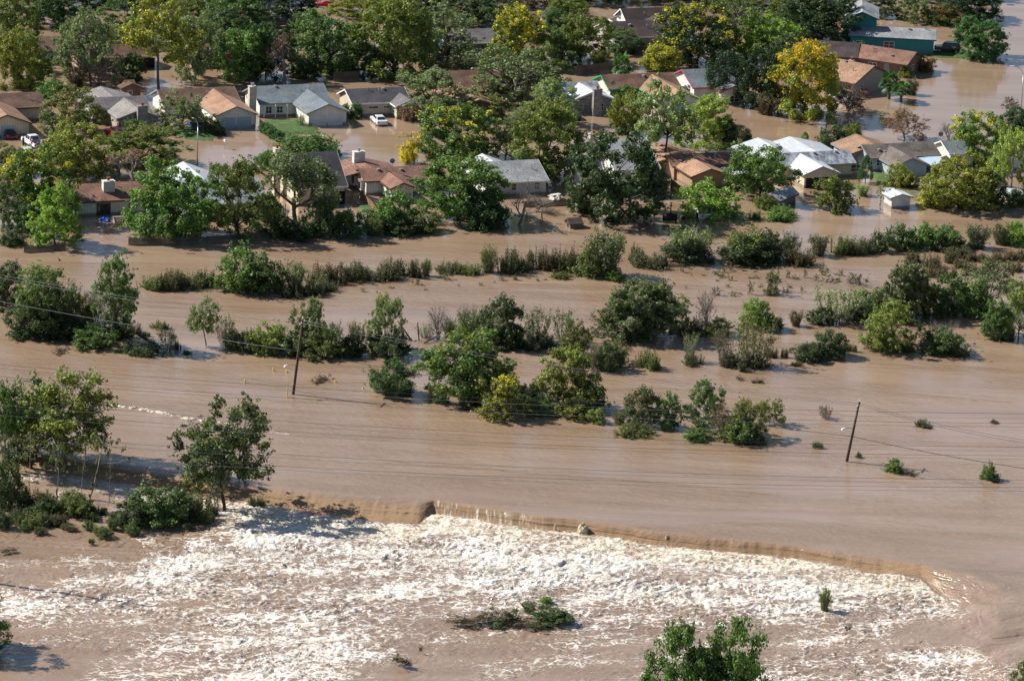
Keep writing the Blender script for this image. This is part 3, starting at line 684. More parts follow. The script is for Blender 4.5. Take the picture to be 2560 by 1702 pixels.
house('grey roofed house behind the pale green tree at the right edge', (2500, 356), 2650, 395, RF['grey'], WL['pale'], M['trim_white'], seed=26, vents=1, feats=[('left', 'window', 3, .8, 1, 1)])
# houses under the trees at the back
house('dark chocolate roofed house with a white dormer gable under the trees', (1508, 55), 1665, 98, RF['dark_brown'], WL['grey'], M['trim_white'], seed=27, vents=4,
      wings=[dict(apex=(1574, 91), xr=1602)], far=[dict(apex=(1600, 20), W=6.0)], feats=[('left', 'window', 3, .8, 1.2, 1.2)])
house('white gabled attic standing up behind the chocolate roofed house', (1551, 22), 1660, 56, RF['dark_brown'], WL['white'], M['trim_white'], seed=40, vents=1, ze=3.4, t=.6, feats=[('left', 'window', 3.0, 2.9, 1.2, 1.2)])
house('grey roofed dark blue house half buried in the trees at the top middle', (1095, 76), 1240, 113, RF['grey'], WL['navy'], M['trim_white'], seed=28, vents=1, feats=[('front', 'opening', 9, -.2, 3.5, 2)])
house('brown house with pinkish brick showing through the trees at the top left', (92, 92), 150, 130, RF['brown'], WL['slate'], M['trim_brown'], seed=29, vents=0, feats=[('front', 'window', 1, .7, 1.2, 1.1)])
house('salmon pink house with a white carport edge under the yellow-olive tree', (180, 115), 372, 148, RF['rust'], WL['pink'], M['trim_white'], seed=30, vents=0, feats=[('front', 'opening', 8, -.2, 5.5, 2.0)])
house('house behind the dense trees right of the tall yellow-olive tree, red-brown roof', (470, 112), 590, 140, RF['brown'], WL['brown'], M['trim_brown'], seed=31, vents=0)
house('brown roof under the wide grey-olive tree in the middle', (1105, 178), 1260, 205, RF['rust'], WL['brown'], M['trim_brown'], seed=32, vents=0, W=4)

# sheds and garden buildings
house('small white shed with a pale roof right of the pale sapling', (2212, 470), 2219, 488, RF['metal_white'], WL['pale'], M['trim_grey'], seed=33, vents=0, W=1.3, ze=1.9, t=.5, cat='shed', name='shed',
      wings=[dict(apex=(2256, 485), xr=2284, t=.55, roof=RF['metal_white'])])
house('little tin shed with a rusty dark roof and white front by the smoker', (1742, 519), 1775, 534, RF['dark_brown'], WL['pale'], M['trim_white'], seed=34, vents=0, W=1.25, ze=1.2, t=.6, cat='shed', name='shed', o=.12, feats=[('left', 'door', .6, -.3, .8, 1.4)], mats={'door': M['dark']})
tilt, _, _ = house('grey shed knocked askew by the flood below the open porch', (1935, 485), 1985, 508, RF['metal_grey'], WL['slate'], M['trim_brown'], a=35, seed=35, vents=0, W=1.5, ze=1.4, t=.35, cat='shed', name='shed')
tilt.rotation_euler = (R_(10), R_(-13), R_(35))
house('dark dog kennel half sunk beside the leaning dead tree', (1418, 545), 1452, 556, RF['dark_brown'], WL['brown'], M['trim_brown'], seed=36, vents=0, W=1.2, ze=.8, t=.55, cat='kennel', name='dog_kennel', o=.15, feats=[('left', 'opening', .7, 0, .6, .7)])
cr, _, _ = house('collapsed white canopy roof under the trees at the right edge', (2502, 470), 2550, 492, RF['metal_white'], WL['pale'], M['trim_grey'], a=14, seed=37, vents=0, W=2.2, ze=1.0, t=.3, cat='canopy', name='canopy', o=.3)
cr.rotation_euler = (R_(-6), R_(4), R_(14))

def flat_cover(label, pts, z, m):
    root = empty('patio_cover', at(*pts[0], 0)); tag(root, label, 'patio cover'); o0 = at(*pts[0], 0)
    P = [at(a, b, z) - o0 for a, b in pts]
    s = MB(); n = len(P); s.add([p for p in P] + [p - Vector((0, 0, .12)) for p in P], [tuple(range(n)), tuple(range(2 * n - 1, n - 1, -1))] + [(i, n + i, n + (i + 1) % n, (i + 1) % n) for i in range(n)])
    s.build('cover', m, root)
    c = sum(P, Vector()) / n
    for p in P:
        q = p.lerp(c, .08); b = MB(); b.box(q.x - .06, q.x + .06, q.y - .06, q.y + .06, -1, z - .12); b.build('post', M['trim_white'], root)
flat_cover('white patio cover against the brown roofed house with the tan wall', [(1802, 419), (1868, 417), (1888, 434), (1832, 440)], 2.1, RF['metal_white'])
flat_cover('light blue patio cover on the light blue house', [(2288, 396), (2345, 389), (2368, 409), (2328, 413)], 2.15, mat('blue_cover', (.42, .52, .6), .5, .1))

def fence(label, pts, h, m, cat='fence', gap=0.02, bw=.14, seed=1, top=.06):
    P = [at(a, b, 0) for a, b in pts]; root = empty('wooden_fence', P[0]); tag(root, label, cat); rnd = random.Random(seed)
    bd = MB()
    for p, q in zip(P[:-1], P[1:]):
        L = (q - p).length; d = (q - p) / L; n = int(L / (bw + gap)); ang = math.atan2(d.y, d.x)
        for i in range(n):
            c = p + d * (i * (bw + gap)) - P[0]; z = h + rnd.uniform(-top, top)
            bd.box(0, bw, -.012, .012, -.6, z, Matrix.Translation(c) @ Matrix.Rotation(ang, 4, 'Z'))
        for i in range(int(L / 2.4) + 1):
            c = p + d * min(i * 2.4, L - .1) - P[0]
            ps = MB(); ps.box(0, .1, .03, .13, -.6, h - .1, Matrix.Translation(c) @ Matrix.Rotation(ang, 4, 'Z')); ps.build('post', M['dark_bark'], root)
    bd.build('boards', m, root)
    return root
fence('long dark board fence standing in the water below the giant round tree', [(321, 613), (480, 612), (600, 604), (668, 600)], 1.15, M['fence_dark'])
fence('brown board fence beside the terracotta house with bay windows', [(900, 497), (925, 520), (945, 545)], 1.3, M['fence_brown'], seed=2)
fence('leaning brown board fence left of the orange-tan walled house', [(1676, 470), (1702, 492)], 1.6, M['fence_brown'], seed=3)
fence('dark back fence under the trees behind the house with green trim', [(1440, 190), (1540, 178)], 1.7, M['fence_dark'], seed=4)
fence('dark back fence behind the dark grey roofed house', [(835, 205), (900, 203)], 1.7, M['fence_dark'], seed=5)
fence('dark low timber deck rail behind the leaning dead tree', [(1310, 518), (1440, 512)], .9, M['fence_dark'], seed=6)
fence('dark timber wall along the water at the left edge', [(60, 632), (165, 625)], .9, M['fence_dark'], seed=7)

# ------------------------------------------------------------------ vehicles
def car(label, px, py, rz, kind, col, z=0.0, roll=0.0, cat='car', name='car', rough=.25):
    G = at(px, py, 0); root = empty(name, (G.x, G.y, z)); root.rotation_euler = (R_(roll), 0, R_(rz)); tag(root, label, cat)
    paint = NT('car_paint'); paint.p.inputs['Base Color'].default_value = (*col, 1); paint.p.inputs['Roughness'].default_value = rough; paint.p.inputs['Coat Weight'].default_value = .5
    p = paint.m
    if kind == 'sedan': prof = [(-2.4, .3), (-2.42, .7), (-2.3, .93), (-1.6, .99), (.95, .97), (2.15, .84), (2.38, .62), (2.4, .3)]; cab = (-1.75, 1.1, -1.0, .35, .97, 1.43, .84, .62)
    elif kind == 'coupe': prof = [(-2.2, .28), (-2.25, .7), (-2.1, .9), (-1.2, .92), (.6, .88), (2.1, .7), (2.35, .5), (2.35, .28)]; cab = (-1.6, .8, -.9, .05, .9, 1.25, .8, .55)
    elif kind == 'suv': prof = [(-2.35, .38), (-2.4, .8), (-2.35, 1.08), (.9, 1.08), (2.15, 1.0), (2.35, .75), (2.35, .38)]; cab = (-2.3, 1.05, -2.05, .35, 1.07, 1.78, .88, .7)
    else: prof = [(-2.8, .45), (-2.8, 1.05), (-.75, 1.05), (-.7, 1.08), (1.25, 1.08), (2.6, 1.02), (2.75, .75), (2.75, .45)]; cab = (-.75, 1.35, -.55, .65, 1.07, 1.82, .88, .7)
    hw = .92
    b = MB(); b.prism(prof, -hw, hw); body = b.build('body', p, root, bevel=.07)
    x0, x1, x2, x3, z0, z1, w0, w1 = cab
    c = MB(); c.add([(x0, -w0, z0 - .03), (x1, -w0, z0 - .03), (x1, w0, z0 - .03), (x0, w0, z0 - .03), (x2, -w1, z1), (x3, -w1, z1), (x3, w1, z1), (x2, w1, z1)],
          [(3, 2, 1, 0), (4, 5, 6, 7), (0, 1, 5, 4), (1, 2, 6, 5), (2, 3, 7, 6), (3, 0, 4, 7)]); c.build('cabin', p, root, bevel=.05)
    def panel(q, f0=.12, f1=.86, s0=.1, s1=.9):
        q = [Vector(k) for k in q]; n = (q[1] - q[0]).cross(q[3] - q[0]).normalized()
        cc = sum(q, Vector()) / 4
        if n.dot(cc - Vector(((x0 + x1) / 2, 0, 1.2))) < 0: n = -n
        L = lambda s, t: (q[0].lerp(q[1], s)).lerp(q[3].lerp(q[2], s), t) + n * .012
        return [L(s0, f0), L(s1, f0), L(s1, f1), L(s0, f1)]
    B = [(x0, -w0, z0), (x1, -w0, z0), (x1, w0, z0), (x0, w0, z0)]; T = [(x2, -w1, z1), (x3, -w1, z1), (x3, w1, z1), (x2, w1, z1)]
    for nm, i, j in (('side_window', 0, 1), ('side_window', 3, 2), ('windscreen', 1, 2), ('rear_window', 0, 3)):
        halves = ((.08, .48), (.53, .93)) if nm == 'side_window' else ((.07, .93),)
        for s0, s1 in halves:
            w = MB(); w.add(panel([B[i], B[j], T[j], T[i]], .14, .88, s0, s1), [(0, 1, 2, 3)]); w.build(nm, M['glass'], root)
    if kind == 'pickup':
        w = MB(); w.box(-2.7, -.9, -.78, .78, 1.0, 1.055); w.build('cargo_bed', M['dark'], root)
    if kind == 'suv':
        w = MB(); [w.box(-1.9, .2, s * .6 - .03, s * .6 + .03, z1 + .02, z1 + .07) for s in (-1, 1)]; w.build('roof_rack', M['galv'], root)
    for sx in (1.45, -1.5):
        for sy in (-1, 1):
            t = MB(); t.tube([(sx, sy * (hw - .2), .33), (sx, sy * (hw + .02), .33)], .33, 14); wh = t.build('wheel', M['rubber'], root)
            r = MB(); r.tube([(sx, sy * (hw + .021), .33), (sx, sy * (hw + .035), .33)], .2, 10); r.build('rim', M['galv'], wh)
    xr_, xf = prof[1][0], prof[-2][0]
    for s in (-1, 1):
        l = MB(); l.box(xr_ - .02, xr_ + .1, s * .75 - .15, s * .75 + .15, .68, .84); l.build('tail_light', M['red_plastic'], root)
        l = MB(); l.box(xf - .12, xf + .03, s * .7 - .18, s * .7 + .18, .55, .68); l.build('headlight', M['galv'], root)
    return root
FW = A0 + 90
car('white sedan parked in shallow water before the dark grey roofed house', 947, 308, FW - 4, 'sedan', (.75, .76, .77), -.08)
car('white pickup with people around its tailgate by the left edge', 82, 365, FW + 8, 'pickup', (.8, .8, .8), 0, cat='pickup truck', name='pickup_truck')
car('pale car mostly hidden behind the people and the white pickup', 66, 388, FW, 'sedan', (.55, .58, .62), -.1)
car('bright red car peeping between the trees by the stone chimney house', 288, 345, FW + 12, 'suv', (.62, .012, .02), .1, 4)
car('dark maroon car at the left edge beside the cream garage', 22, 342, FW, 'sedan', (.05, .012, .014), -.1)
car('blue car behind the street lamp at the orange-tan garage', 490, 322, FW, 'sedan', (.02, .07, .35), -.1)
car('shiny red sports coupe parked under trees at the top', 815, 22, 170, 'coupe', (.55, .008, .015), .25)
car('dark blue van under the trees at the top left of the middle', 705, 68, 20, 'suv', (.02, .025, .06), .1)
car('dark navy sport utility vehicle with a silver roof beside the teal house', 2368, 132, 178, 'suv', (.025, .03, .055), .2, cat='suv')
car('red car behind the plum coloured bush by the low tan house', 2140, 232, -38, 'sedan', (.45, .02, .035), -.1)
car('white car half hidden under the plum coloured bush', 2098, 252, -38, 'sedan', (.7, .7, .72), -.2)
car('dark red car roof seen beyond the pale blue-grey cottage', 1278, 424, 10, 'sedan', (.4, .012, .03), -.1)
car('blue car in the shade beside the dark stone chimney house', 1428, 294, FW, 'sedan', (.015, .04, .22), 0)

# ------------------------------------------------------------------ street furniture
def lamp(label, base, top, head_px, arm_dir):
    G = at(*base, 0); k = kscale(G) * math.cos(R_(13)); H = (base[1] - top[1]) / k
    root = empty('street_lamp', G); tag(root, label, 'street lamp')
    hx = (head_px - base[0]) / kscale(G)
    b = MB(); pts = [(0, 0, -1), (0, 0, H * .5), (.02 * arm_dir, 0, H * .8)]
    for i in range(7):
        a = i / 6 * math.pi / 2
        pts.append((hx * (1 - math.cos(a)) * .9 + .02 * arm_dir, 0, H * .8 + (H * .2) * math.sin(a)))
    b.tube(pts, [.1, .085, .075] + [.06] * 7, 8); b.build('pole', M['galv'], root, True)
    h = MB(); h.add([(hx * .85, -.13, H - .1), (hx * 1.25, -.1, H + .02), (hx * 1.25, .1, H + .02), (hx * .85, .13, H - .1), (hx * .85, -.1, H + .1), (hx * 1.25, -.07, H + .12), (hx * 1.25, .07, H + .12), (hx * .85, .1, H + .1)],
        [(0, 1, 2, 3), (4, 5, 6, 7), (0, 1, 5, 4), (1, 2, 6, 5), (2, 3, 7, 6), (3, 0, 4, 7)]); h.build('lamp_head', M['white'], root, bevel=.03)
lamp('curved street lamp over the flooded street, in front of the orange-tan garage', (493, 414), (494, 297), 480, -1)
lamp('long-armed street lamp over the lake at the right edge', (2552, 284), (2556, 168), 2524, -1)

def box_on_post(label, px, py, h, name, cat, m):
    G = at(px, py, 0); root = empty(name, G); tag(root, label, cat)
    b = MB(); b.box(-.05, .05, -.05, .05, -1, h - .35); b.build('post', M['white'], root)
    c = MB(); c.prism([(-.12, h - .35), (.12, h - .35), (.12, h - .12), (.06, h), (-.06, h), (-.12, h - .12)], -.28, .28, Matrix.Rotation(R_(25), 4, 'Z')); cb = c.build('box', m, root)
    d = MB(); d.box(.13, .15, -.12, -.08, h - .25, h + .05, Matrix.Rotation(R_(25), 4, 'Z')); d.build('flag', M['red_plastic'], cb)
box_on_post('white letterbox on a post standing in the street water by the agaves', 562, 372, 1.5, 'letterbox', 'letterbox', M['white'])
box_on_post('small white letterbox standing in water below the lawn', 808, 356, 1.1, 'letterbox', 'letterbox', M['white'])

# barbecue smoker, tarps, furniture
G = at(1674, 555); r = empty('barbecue_smoker', G); tag(r, 'black tank smoker with a thin stovepipe standing in the water by the tin shed', 'smoker')
b = MB(); b.tube([(-1.1, 0, .75), (1.1, 0, .75)], .55, 14); b.build('tank', M['dark'], r, True)
b = MB(); b.tube([(.1, .2, .8), (.1, .2, 3.0)], .09, 8); b.build('stovepipe', M['dark'], r)
for sx in (-.9, .9): b = MB(); b.box(sx - .06, sx + .06, -.4, .4, -.5, .5); b.build('leg', M['dark'], r)
G = at(1708, 558); r = empty('grill_cart', G); tag(r, 'small dark grill cart standing in water between the smoker and the tin shed', 'grill')
b = MB(); b.tube([(-.3, 0, .8), (.3, 0, .8)], .28, 10); b.build('bowl', M['dark'], r, True)
for sx in (-.25, .25): b = MB(); b.tube([(sx, 0, -.5), (sx, 0, .7)], .04, 6); b.build('leg', M['dark'], r)
def heap(name, label, cat, px, py, w, h, m, seed):
    rnd = random.Random(seed); G = at(px, py); bm = bmesh.new(); bmesh.ops.create_icosphere(bm, subdivisions=3, radius=1)
    for v in bm.verts:
        d = 1 + rnd.uniform(-.22, .22); v.co = Vector((v.co.x * w / 2 * d, v.co.y * w * .35 * d, max(-.1, v.co.z * h * d)))
    me = bpy.data.meshes.new(name); bm.to_mesh(me); bm.free(); me.materials.append(m); o = link(name, me); o.location = G; return tag(o, label, cat)
heap('tarpaulin', 'crumpled blue tarpaulin in front of the glass door of the red-brown house', 'tarpaulin', 262, 553, 1.7, .6, M['blue_tarp'], 3)
heap('tarpaulin', 'pale grey sheet draped beside the board fence left of the bare spreading tree', 'tarpaulin', 642, 575, 1.2, 1.4, mat('pale_sheet', (.5, .55, .52), .6, .2), 5)
def bench(label, px, py, rz, m):
    r = empty('picnic_table', at(px, py), R_(rz)); tag(r, label, 'picnic table')
    b = MB(); [b.box(-.9, .9, y, y + .13, .68, .73) for y in (-.38, -.23, -.08, .07, .22)]; b.build('tabletop', m, r)
    for s in (-1, 1): b = MB(); b.box(-.9, .9, s * .65 - .13, s * .65 + .13, .4, .45); b.build('seat', m, r)
    for s in (-.7, .7): b = MB(); b.box(s - .05, s + .05, -.6, .6, -.4, .4); b.box(s - .05, s + .05, -.3, .3, .4, .68); b.build('leg', m, r)
bench('red slatted picnic table under the bare spreading tree', 808, 533, 20, M['red_plastic'])
bench('grey picnic table in the shade below the glass door', 296, 553, 21, M['twig'])
bench('white lawn table on the deck behind the leaning dead tree', 1388, 497, 40, M['white'])
def swing(label, px, py):
    r = empty('swing_frame', at(px, py), R_(15)); tag(r, label, 'swing frame')
    b = MB()
    for x in (-1.2, 1.2):
        for y in (-.8, .8): b.tube([(x, y, -.6), (x, 0, 1.5)], .05, 6)
    b.tube([(-1.3, 0, 1.5), (1.3, 0, 1.5)], .05, 6); b.build('frame', M['dark_bark'], r)
    b = MB(); b.box(-.4, .4, -.15, .15, .3, .36); b.tube([(-.35, 0, .36), (-.35, 0, 1.5)], .012, 4); b.tube([(.35, 0, .36), (.35, 0, 1.5)], .012, 4); b.build('swing_seat', M['white'], r)
swing('dark swing frame in the water beside the leaning dead tree', 1335, 555)
def dish(label, px, py, z):
    P = at(px, py, z); r = empty('satellite_dish', (P.x, P.y, z - 1)); tag(r, label, 'satellite dish')
    b = MB(); b.tube([(0, 0, -.6), (0, 0, 1)], .03, 6); b.build('mast', M['galv'], r)
    b = MB(); n = 14; cs = []
    for ri, rr in enumerate((.02, .25, .42)):
        for i in range(n): a = 2 * math.pi * i / n; cs.append((rr * math.cos(a), -.05 - rr * rr * .5, 1 + rr * math.sin(a)))
    b.add(cs, [(ri * n + i, ri * n + (i + 1) % n, (ri + 1) * n + (i + 1) % n, (ri + 1) * n + i) for ri in range(2) for i in range(n)]); d = b.build('dish', M['trim_grey'], r, True)
    md = d.modifiers.new('thickness', 'SOLIDIFY'); md.thickness = .03
dish('grey satellite dish on a mast beyond the terracotta roof', 981, 402, 4.8)
dish('dark satellite dish on the brown roof of the house with green trim', 1532, 207, 3.9)
dish('white satellite dish on a tall mast beside the small white house', 2352, 335, 4.6)
dish('dark satellite dish on the white metal street wing at the right', 1950, 370, 4.4)

# yellow marker posts in the river, the bent post at the leaning utility pole
for i, (px, py, h, lab) in enumerate([(683, 926, .28, 'yellow marker post in the river, leftmost of the pair left of the leaning pole'), (716, 931, .28, 'yellow marker post in the river, nearest the leaning pole'), (838, 955, .2, 'yellow marker post in the river right of the leaning pole by the twig raft'),
        (612, 957, .4, 'tall yellow marker post in the river far left of the leaning pole'), (907, 972, .12, 'yellow marker post sunk to its tip left of the round glossy tree')]):
    o = empty('marker_post', at(px, py)); tag(o, lab, 'marker post', 'yellow marker posts in the river')
    b = MB(); b.tube([(0, 0, -1), (.02, 0, h)], .11, 8); b.build('post', M['yellow'], o)
    b = MB(); b.tube([(.02, 0, h), (.02, 0, h + .08)], [.13, .07], 8); b.build('cap', M['yellow'], o)

# the boulder and smaller rocks under the falling sheet
def rock(label, px, py, w, h, z, seed):
    rnd = random.Random(seed); G = at(px, py, z); bm = bmesh.new(); bmesh.ops.create_icosphere(bm, subdivisions=3, radius=1)
    for v in bm.verts:
        n = Vector(v.co); d = 1 + .16 * math.sin(n.x * 4 + seed) * math.cos(n.z * 5 + n.y * 3) + rnd.uniform(-.05, .05)
        v.co = Vector((n.x * w / 2 * d * (1 - .35 * max(0, n.z)), n.y * w / 2 * d, n.z * h * d))
    me = bpy.data.meshes.new('boulder'); bm.to_mesh(me); bm.free(); me.materials.append(M['stone_grey'] if seed > 3 else M['rock'])
    o = link('boulder', me); o.location = G; tag(o, label, 'boulder')
M['rock'] = mat('rock', (.40, .34, .26), .9, .35, 2, bump=.4, bscale=6)
rock('pale pointed boulder under the falling water in the middle of the weir', 1457, 1330, 1.5, 1.15, -1.1, 1)
rock('small upright stone breaking the falling sheet right of the pointed boulder', 1666, 1352, .5, .8, -.9, 2)
rock('thin stone in the falling sheet left of the pointed boulder', 1388, 1320, .35, .6, -.9, 3)

# ------------------------------------------------------------------ people by the pickup
def person(label, px, py, shirt, trousers, rz, arm):
    G = at(px, py, 0); root = empty('person', (G.x, G.y, .05), R_(rz)); tag(root, label, 'person')
    def skin(name, pts, edges, rad, m, parent):
        me = bpy.data.meshes.new(name); me.from_pydata(pts, edges, []); o = link(name, me, parent); me.materials.append(m)
        sk = o.modifiers.new('skin', 'SKIN'); o.modifiers.new('sub', 'SUBSURF').levels = 1
        for i, rr in enumerate(rad): me.skin_vertices[0].data[i].radius = (rr, rr)
        me.skin_vertices[0].data[0].use_root = True
        dg = bpy.context.evaluated_depsgraph_get(); new = bpy.data.meshes.new_from_object(o.evaluated_get(dg)); o.modifiers.clear(); o.data = new; new.name = name
        return o
    J = [(0, 0, .95), (0, 0, 1.2), (0, 0, 1.42), (0, .0, 1.52), (0, .02, 1.66), (0, .01, 1.76), (.1, 0, .92), (.11, .02, .5), (.11, 0, .07), (.11, .14, .04), (-.1, 0, .92), (-.12, -.02, .5), (-.12, -.03, .07), (-.12, .11, .04),
         (.2, 0, 1.4), (.27, .05 + arm * .12, 1.14), (.24, .12 + arm * .3, .95 + arm * .18), (.23, .16 + arm * .38, .88 + arm * .2), (-.2, 0, 1.4), (-.28, -.02, 1.13), (-.26, .06, .88), (-.25, .09, .8)]
    E = [(0, 1), (1, 2), (2, 3), (3, 4), (4, 5), (0, 6), (6, 7), (7, 8), (8, 9), (0, 10), (10, 11), (11, 12), (12, 13), (2, 14), (14, 15), (15, 16), (16, 17), (2, 18), (18, 19), (19, 20), (20, 21)]
    Rd = [.13, .12, .13, .055, .095, .07, .09, .062, .045, .04, .09, .062, .045, .04, .055, .045, .035, .04, .055, .045, .035, .04]
    skin('body', J, E, Rd, M['skin'], root)
    sp = [J[i] for i in (1, 0, 2, 14, 15, 18, 19)]; skin('shirt', [(0, 0, 1.2), (0, 0, .98), (0, 0, 1.42), J[14], J[15], J[18], J[19]], [(0, 1), (0, 2), (2, 3), (3, 4), (2, 5), (5, 6)], [.15, .15, .15, .08, .065, .08, .065], shirt, root)
    skin('trousers', [(0, 0, .97), J[6], J[7], J[8], J[10], J[11], J[12]], [(0, 1), (1, 2), (2, 3), (0, 4), (4, 5), (5, 6)], [.145, .105, .08, .065, .105, .08, .065], trousers, root)
    skin('hair', [(0, -.01, 1.72), (0, -.02, 1.77)], [(0, 1)], [.108, .08], M['dark_bark'], root)
cl = lambda nm, c: mat(nm, c, .85, .1)
person('person in a magenta shirt at the tailgate of the white pickup', 80, 372, cl('magenta_cloth', (.42, .03, .16)), cl('denim', (.05, .07, .13)), 120, .8)
person('person in dark clothes right of the white pickup tailgate', 95, 381, cl('navy_cloth', (.03, .035, .06)), cl('black_cloth', (.02, .02, .022)), 200, .3)
person('person in grey and dark trousers beside the cab of the white pickup', 58, 368, cl('grey_cloth', (.12, .12, .14)), cl('black_cloth', (.02, .02, .022)), 60, .2)
person('person in black wading nearest to the viewer below the pickup', 90, 398, cl('black_cloth', (.02, .02, .022)), cl('denim', (.05, .07, .13)), 150, .1)
# ------------------------------------------------------------------ utility poles and wires
def tube_obj(name, pts, rad, m, parent=None, sides=6):
    b = MB(); b.tube(pts, rad, sides); return b.build(name, m, parent, True)
def utility_pole(label, base, top, lamp_side, arms=(.06,), z=0.0, lamp=.62):
    G = at(*base, z); k = kscale(G); H = (base[1] - top[1]) / (k * math.cos(PITCH + .005))
    # place of the leaning tip, on the photo's sight line at that height
    tip = at(top[0], top[1], z + H) - G; tip = Vector((tip.x, tip.y * .25, H))
    root = empty('utility_pole', G); tag(root, label, 'utility pole')
    tube_obj('pole', [tip * -.15, tip * .5, tip], [.2, .17, .13], M['pole_wood'], root, 8)
    for f in arms:
        c = tip * (1 - f); b = MB(); d = Vector((.25, 1, 0)).normalized()
        b.box(-1.1, 1.1, -.06, .06, -.07, .07, Matrix.Translation(c) @ Matrix.Rotation(math.atan2(d.y, d.x), 4, 'Z')); ca = b.build('crossarm', M['pole_wood'], root)
        for s in (-1, -.4, .6, 1.0):
            q = c + d * s; i = MB(); i.tube([q, q + Vector((0, 0, .22))], [.07, .05], 8); i.build('insulator', M['white'], ca)
    i = MB(); i.tube([tip, tip + Vector((0, 0, .3))], [.08, .05], 8); i.build('insulator', M['white'], root)
    if lamp:
        c = tip * (1 - lamp)
        a = MB(); a.tube([c, c + Vector((-.7 * lamp_side, -.5, .25)), c + Vector((-1.3 * lamp_side, -.9, .2))], .045, 6); a.build('lamp_arm', M['galv'], root)
        h = MB(); h.tube([c + Vector((-1.2 * lamp_side, -.85, .28)), c + Vector((-1.5 * lamp_side, -1.05, .12)), c + Vector((-1.55 * lamp_side, -1.1, 0))], [.1, .22, .14], 8); h.build('lamp_head', M['white'], root)
    return root, G, tip
p1, G1, T1 = utility_pole('leaning dark utility pole with a lamp in the river, left of the round glossy tree', (733, 985), (757, 797), 1)
p2, G2, T2 = utility_pole('short leaning utility pole with a lamp standing alone in the river at the right', (2117, 1153), (2148, 1003), 1, lamp=.45)
o = empty('bent_post', at(717, 992)); tag(o, 'bent pipe with a yellow sleeve at the foot of the leaning utility pole', 'pipe')
b = MB(); b.tube([(0, 0, -1), (.05, 0, 1.1)], .07, 8); b.build('yellow_sleeve', M['yellow'], o)
b = MB(); b.tube([(.05, 0, 1.1), (.2, 0, 1.35), (.9, 0, 1.9)], .05, 6); b.build('pipe', M['galv'], o)
# the tall pole beyond the left edge, whose shadow lies over the foam
shv = Vector((-SUN_DIR.x, -SUN_DIR.y, 0)) / SUN_DIR.z
tipsh = at(375, 1509, -1.3); Hp = 17.0; B3 = tipsh - shv * (Hp + 1.3); B3.z = -1.3
root = empty('utility_pole', B3); tag(root, 'tall utility pole beyond the left edge, its shadow crossing the foam', 'utility pole')
tube_obj('pole', [(0, 0, -2), (0, 0, Hp + 1.3)], [.24, .15], M['pole_wood'], root, 8)
for z in (Hp - 1.4, Hp - 4.2, Hp - 7.6):
    b = MB(); b.box(-.07, .07, -1.7, 1.7, z - .08, z + .08, Matrix.Rotation(R_(-20), 4, 'Z')); ca = b.build('crossarm', M['pole_wood'], root)
    for s in (-1.6, -.7, .7, 1.6):
        i = MB(); q = Matrix.Rotation(R_(-20), 3, 'Z') @ Vector((0, s, z + .08)); i.tube([q, q + Vector((0, 0, .35))], [.1, .07], 8); i.build('insulator', M['white'], ca)

def wire(label, A, B, sag, rad, m, group=None, n=26):
    A = Vector(A); B = Vector(B); pts = []
    for i in range(n + 1):
        t = i / n; p = A.lerp(B, t); p.z -= sag * 4 * t * (1 - t); pts.append(p - A)
    o = tube_obj('power_line', pts, rad, m, None, 4); o.location = A; tag(o, label, 'power line', group)
tp1 = G1 + T1; tp2 = G2 + T2
def beyond(P, Q, f):            # the next support along the same line, outside the frame
    return P + (Q - P) * f
L0 = at(-420, 595, 9.5); R0 = at(2760, 1118, 9.0)
for dy, dz, lab in ((-.9, -.35, 'far'), (.5, -.35, 'near')):
    off = Vector((0, dy, dz)); w = 'upper' if dy < 0 else 'lower'
    wire('pale overhead wire from the left edge to the leaning pole, %s of the pair' % w, L0 + off, tp1 + off, 1.0, .02, M['wire'])
    wire('overhead wire from the leaning pole to the short right pole, %s of the pair' % w, tp1 + off, tp2 + Vector((0, dy * .7, -.3)), 1.0, .022, M['wire'])
    wire('overhead wire from the short right pole to the right edge, %s of the pair' % w, tp2 + Vector((0, dy * .7, -.3)), R0 + off, .9, .022, M['dark_wire'])
c1 = G1 + T1 * .57; c2 = G2 + T2 * .42
wire('thick low cable from the left edge to the middle of the leaning pole', at(-420, 668, 5.6), c1, .6, .026, M['wire'])
wire('low cable from the middle of the leaning pole to the short right pole', c1, c2, .8, .03, M['dark_wire'])
wire('thick dark cable from the short right pole down to the right edge', c2, at(2760, 1195, 5.0), .5, .04, M['dark_wire'])
# the transmission spans that cross the whole frame, nearer to the viewer
TR = [(914, 1033, 20), (924, 1045, 20), (944, 1057, 17), (952, 1066, 17), (1004, 1116, 14), (1015, 1126, 14), (1030, 1138, 12), (1040, 1146, 12),
      (1086, 1199, 9.5), (1096, 1208, 9.5), (1120, 1217, 8), (1129, 1226, 8)]
for i, (ya, yb, h) in enumerate(TR):
    ya -= 3; mid = .55
    xa, xb = -500, 3060; sl = (yb - ya) / 2560
    # pixel heights at the two supports far outside the frame
    bow = 26
    A = at(xa, ya - 500 * sl * 1.4 - 14, h + 2.5); B = at(xb, yb + 500 * sl - 22, h + 2.5)
    pos = ('topmost', 'second', 'third', 'fourth', 'fifth', 'sixth', 'seventh', 'eighth', 'ninth', 'tenth', 'eleventh', 'lowest')[i]
    wire('thin transmission wire crossing the whole river above the weir, %s of twelve' % pos, A, B, 2.4, .018, M['wire'] if i % 2 else M['dark_wire'], 'transmission wires across the river', 40)
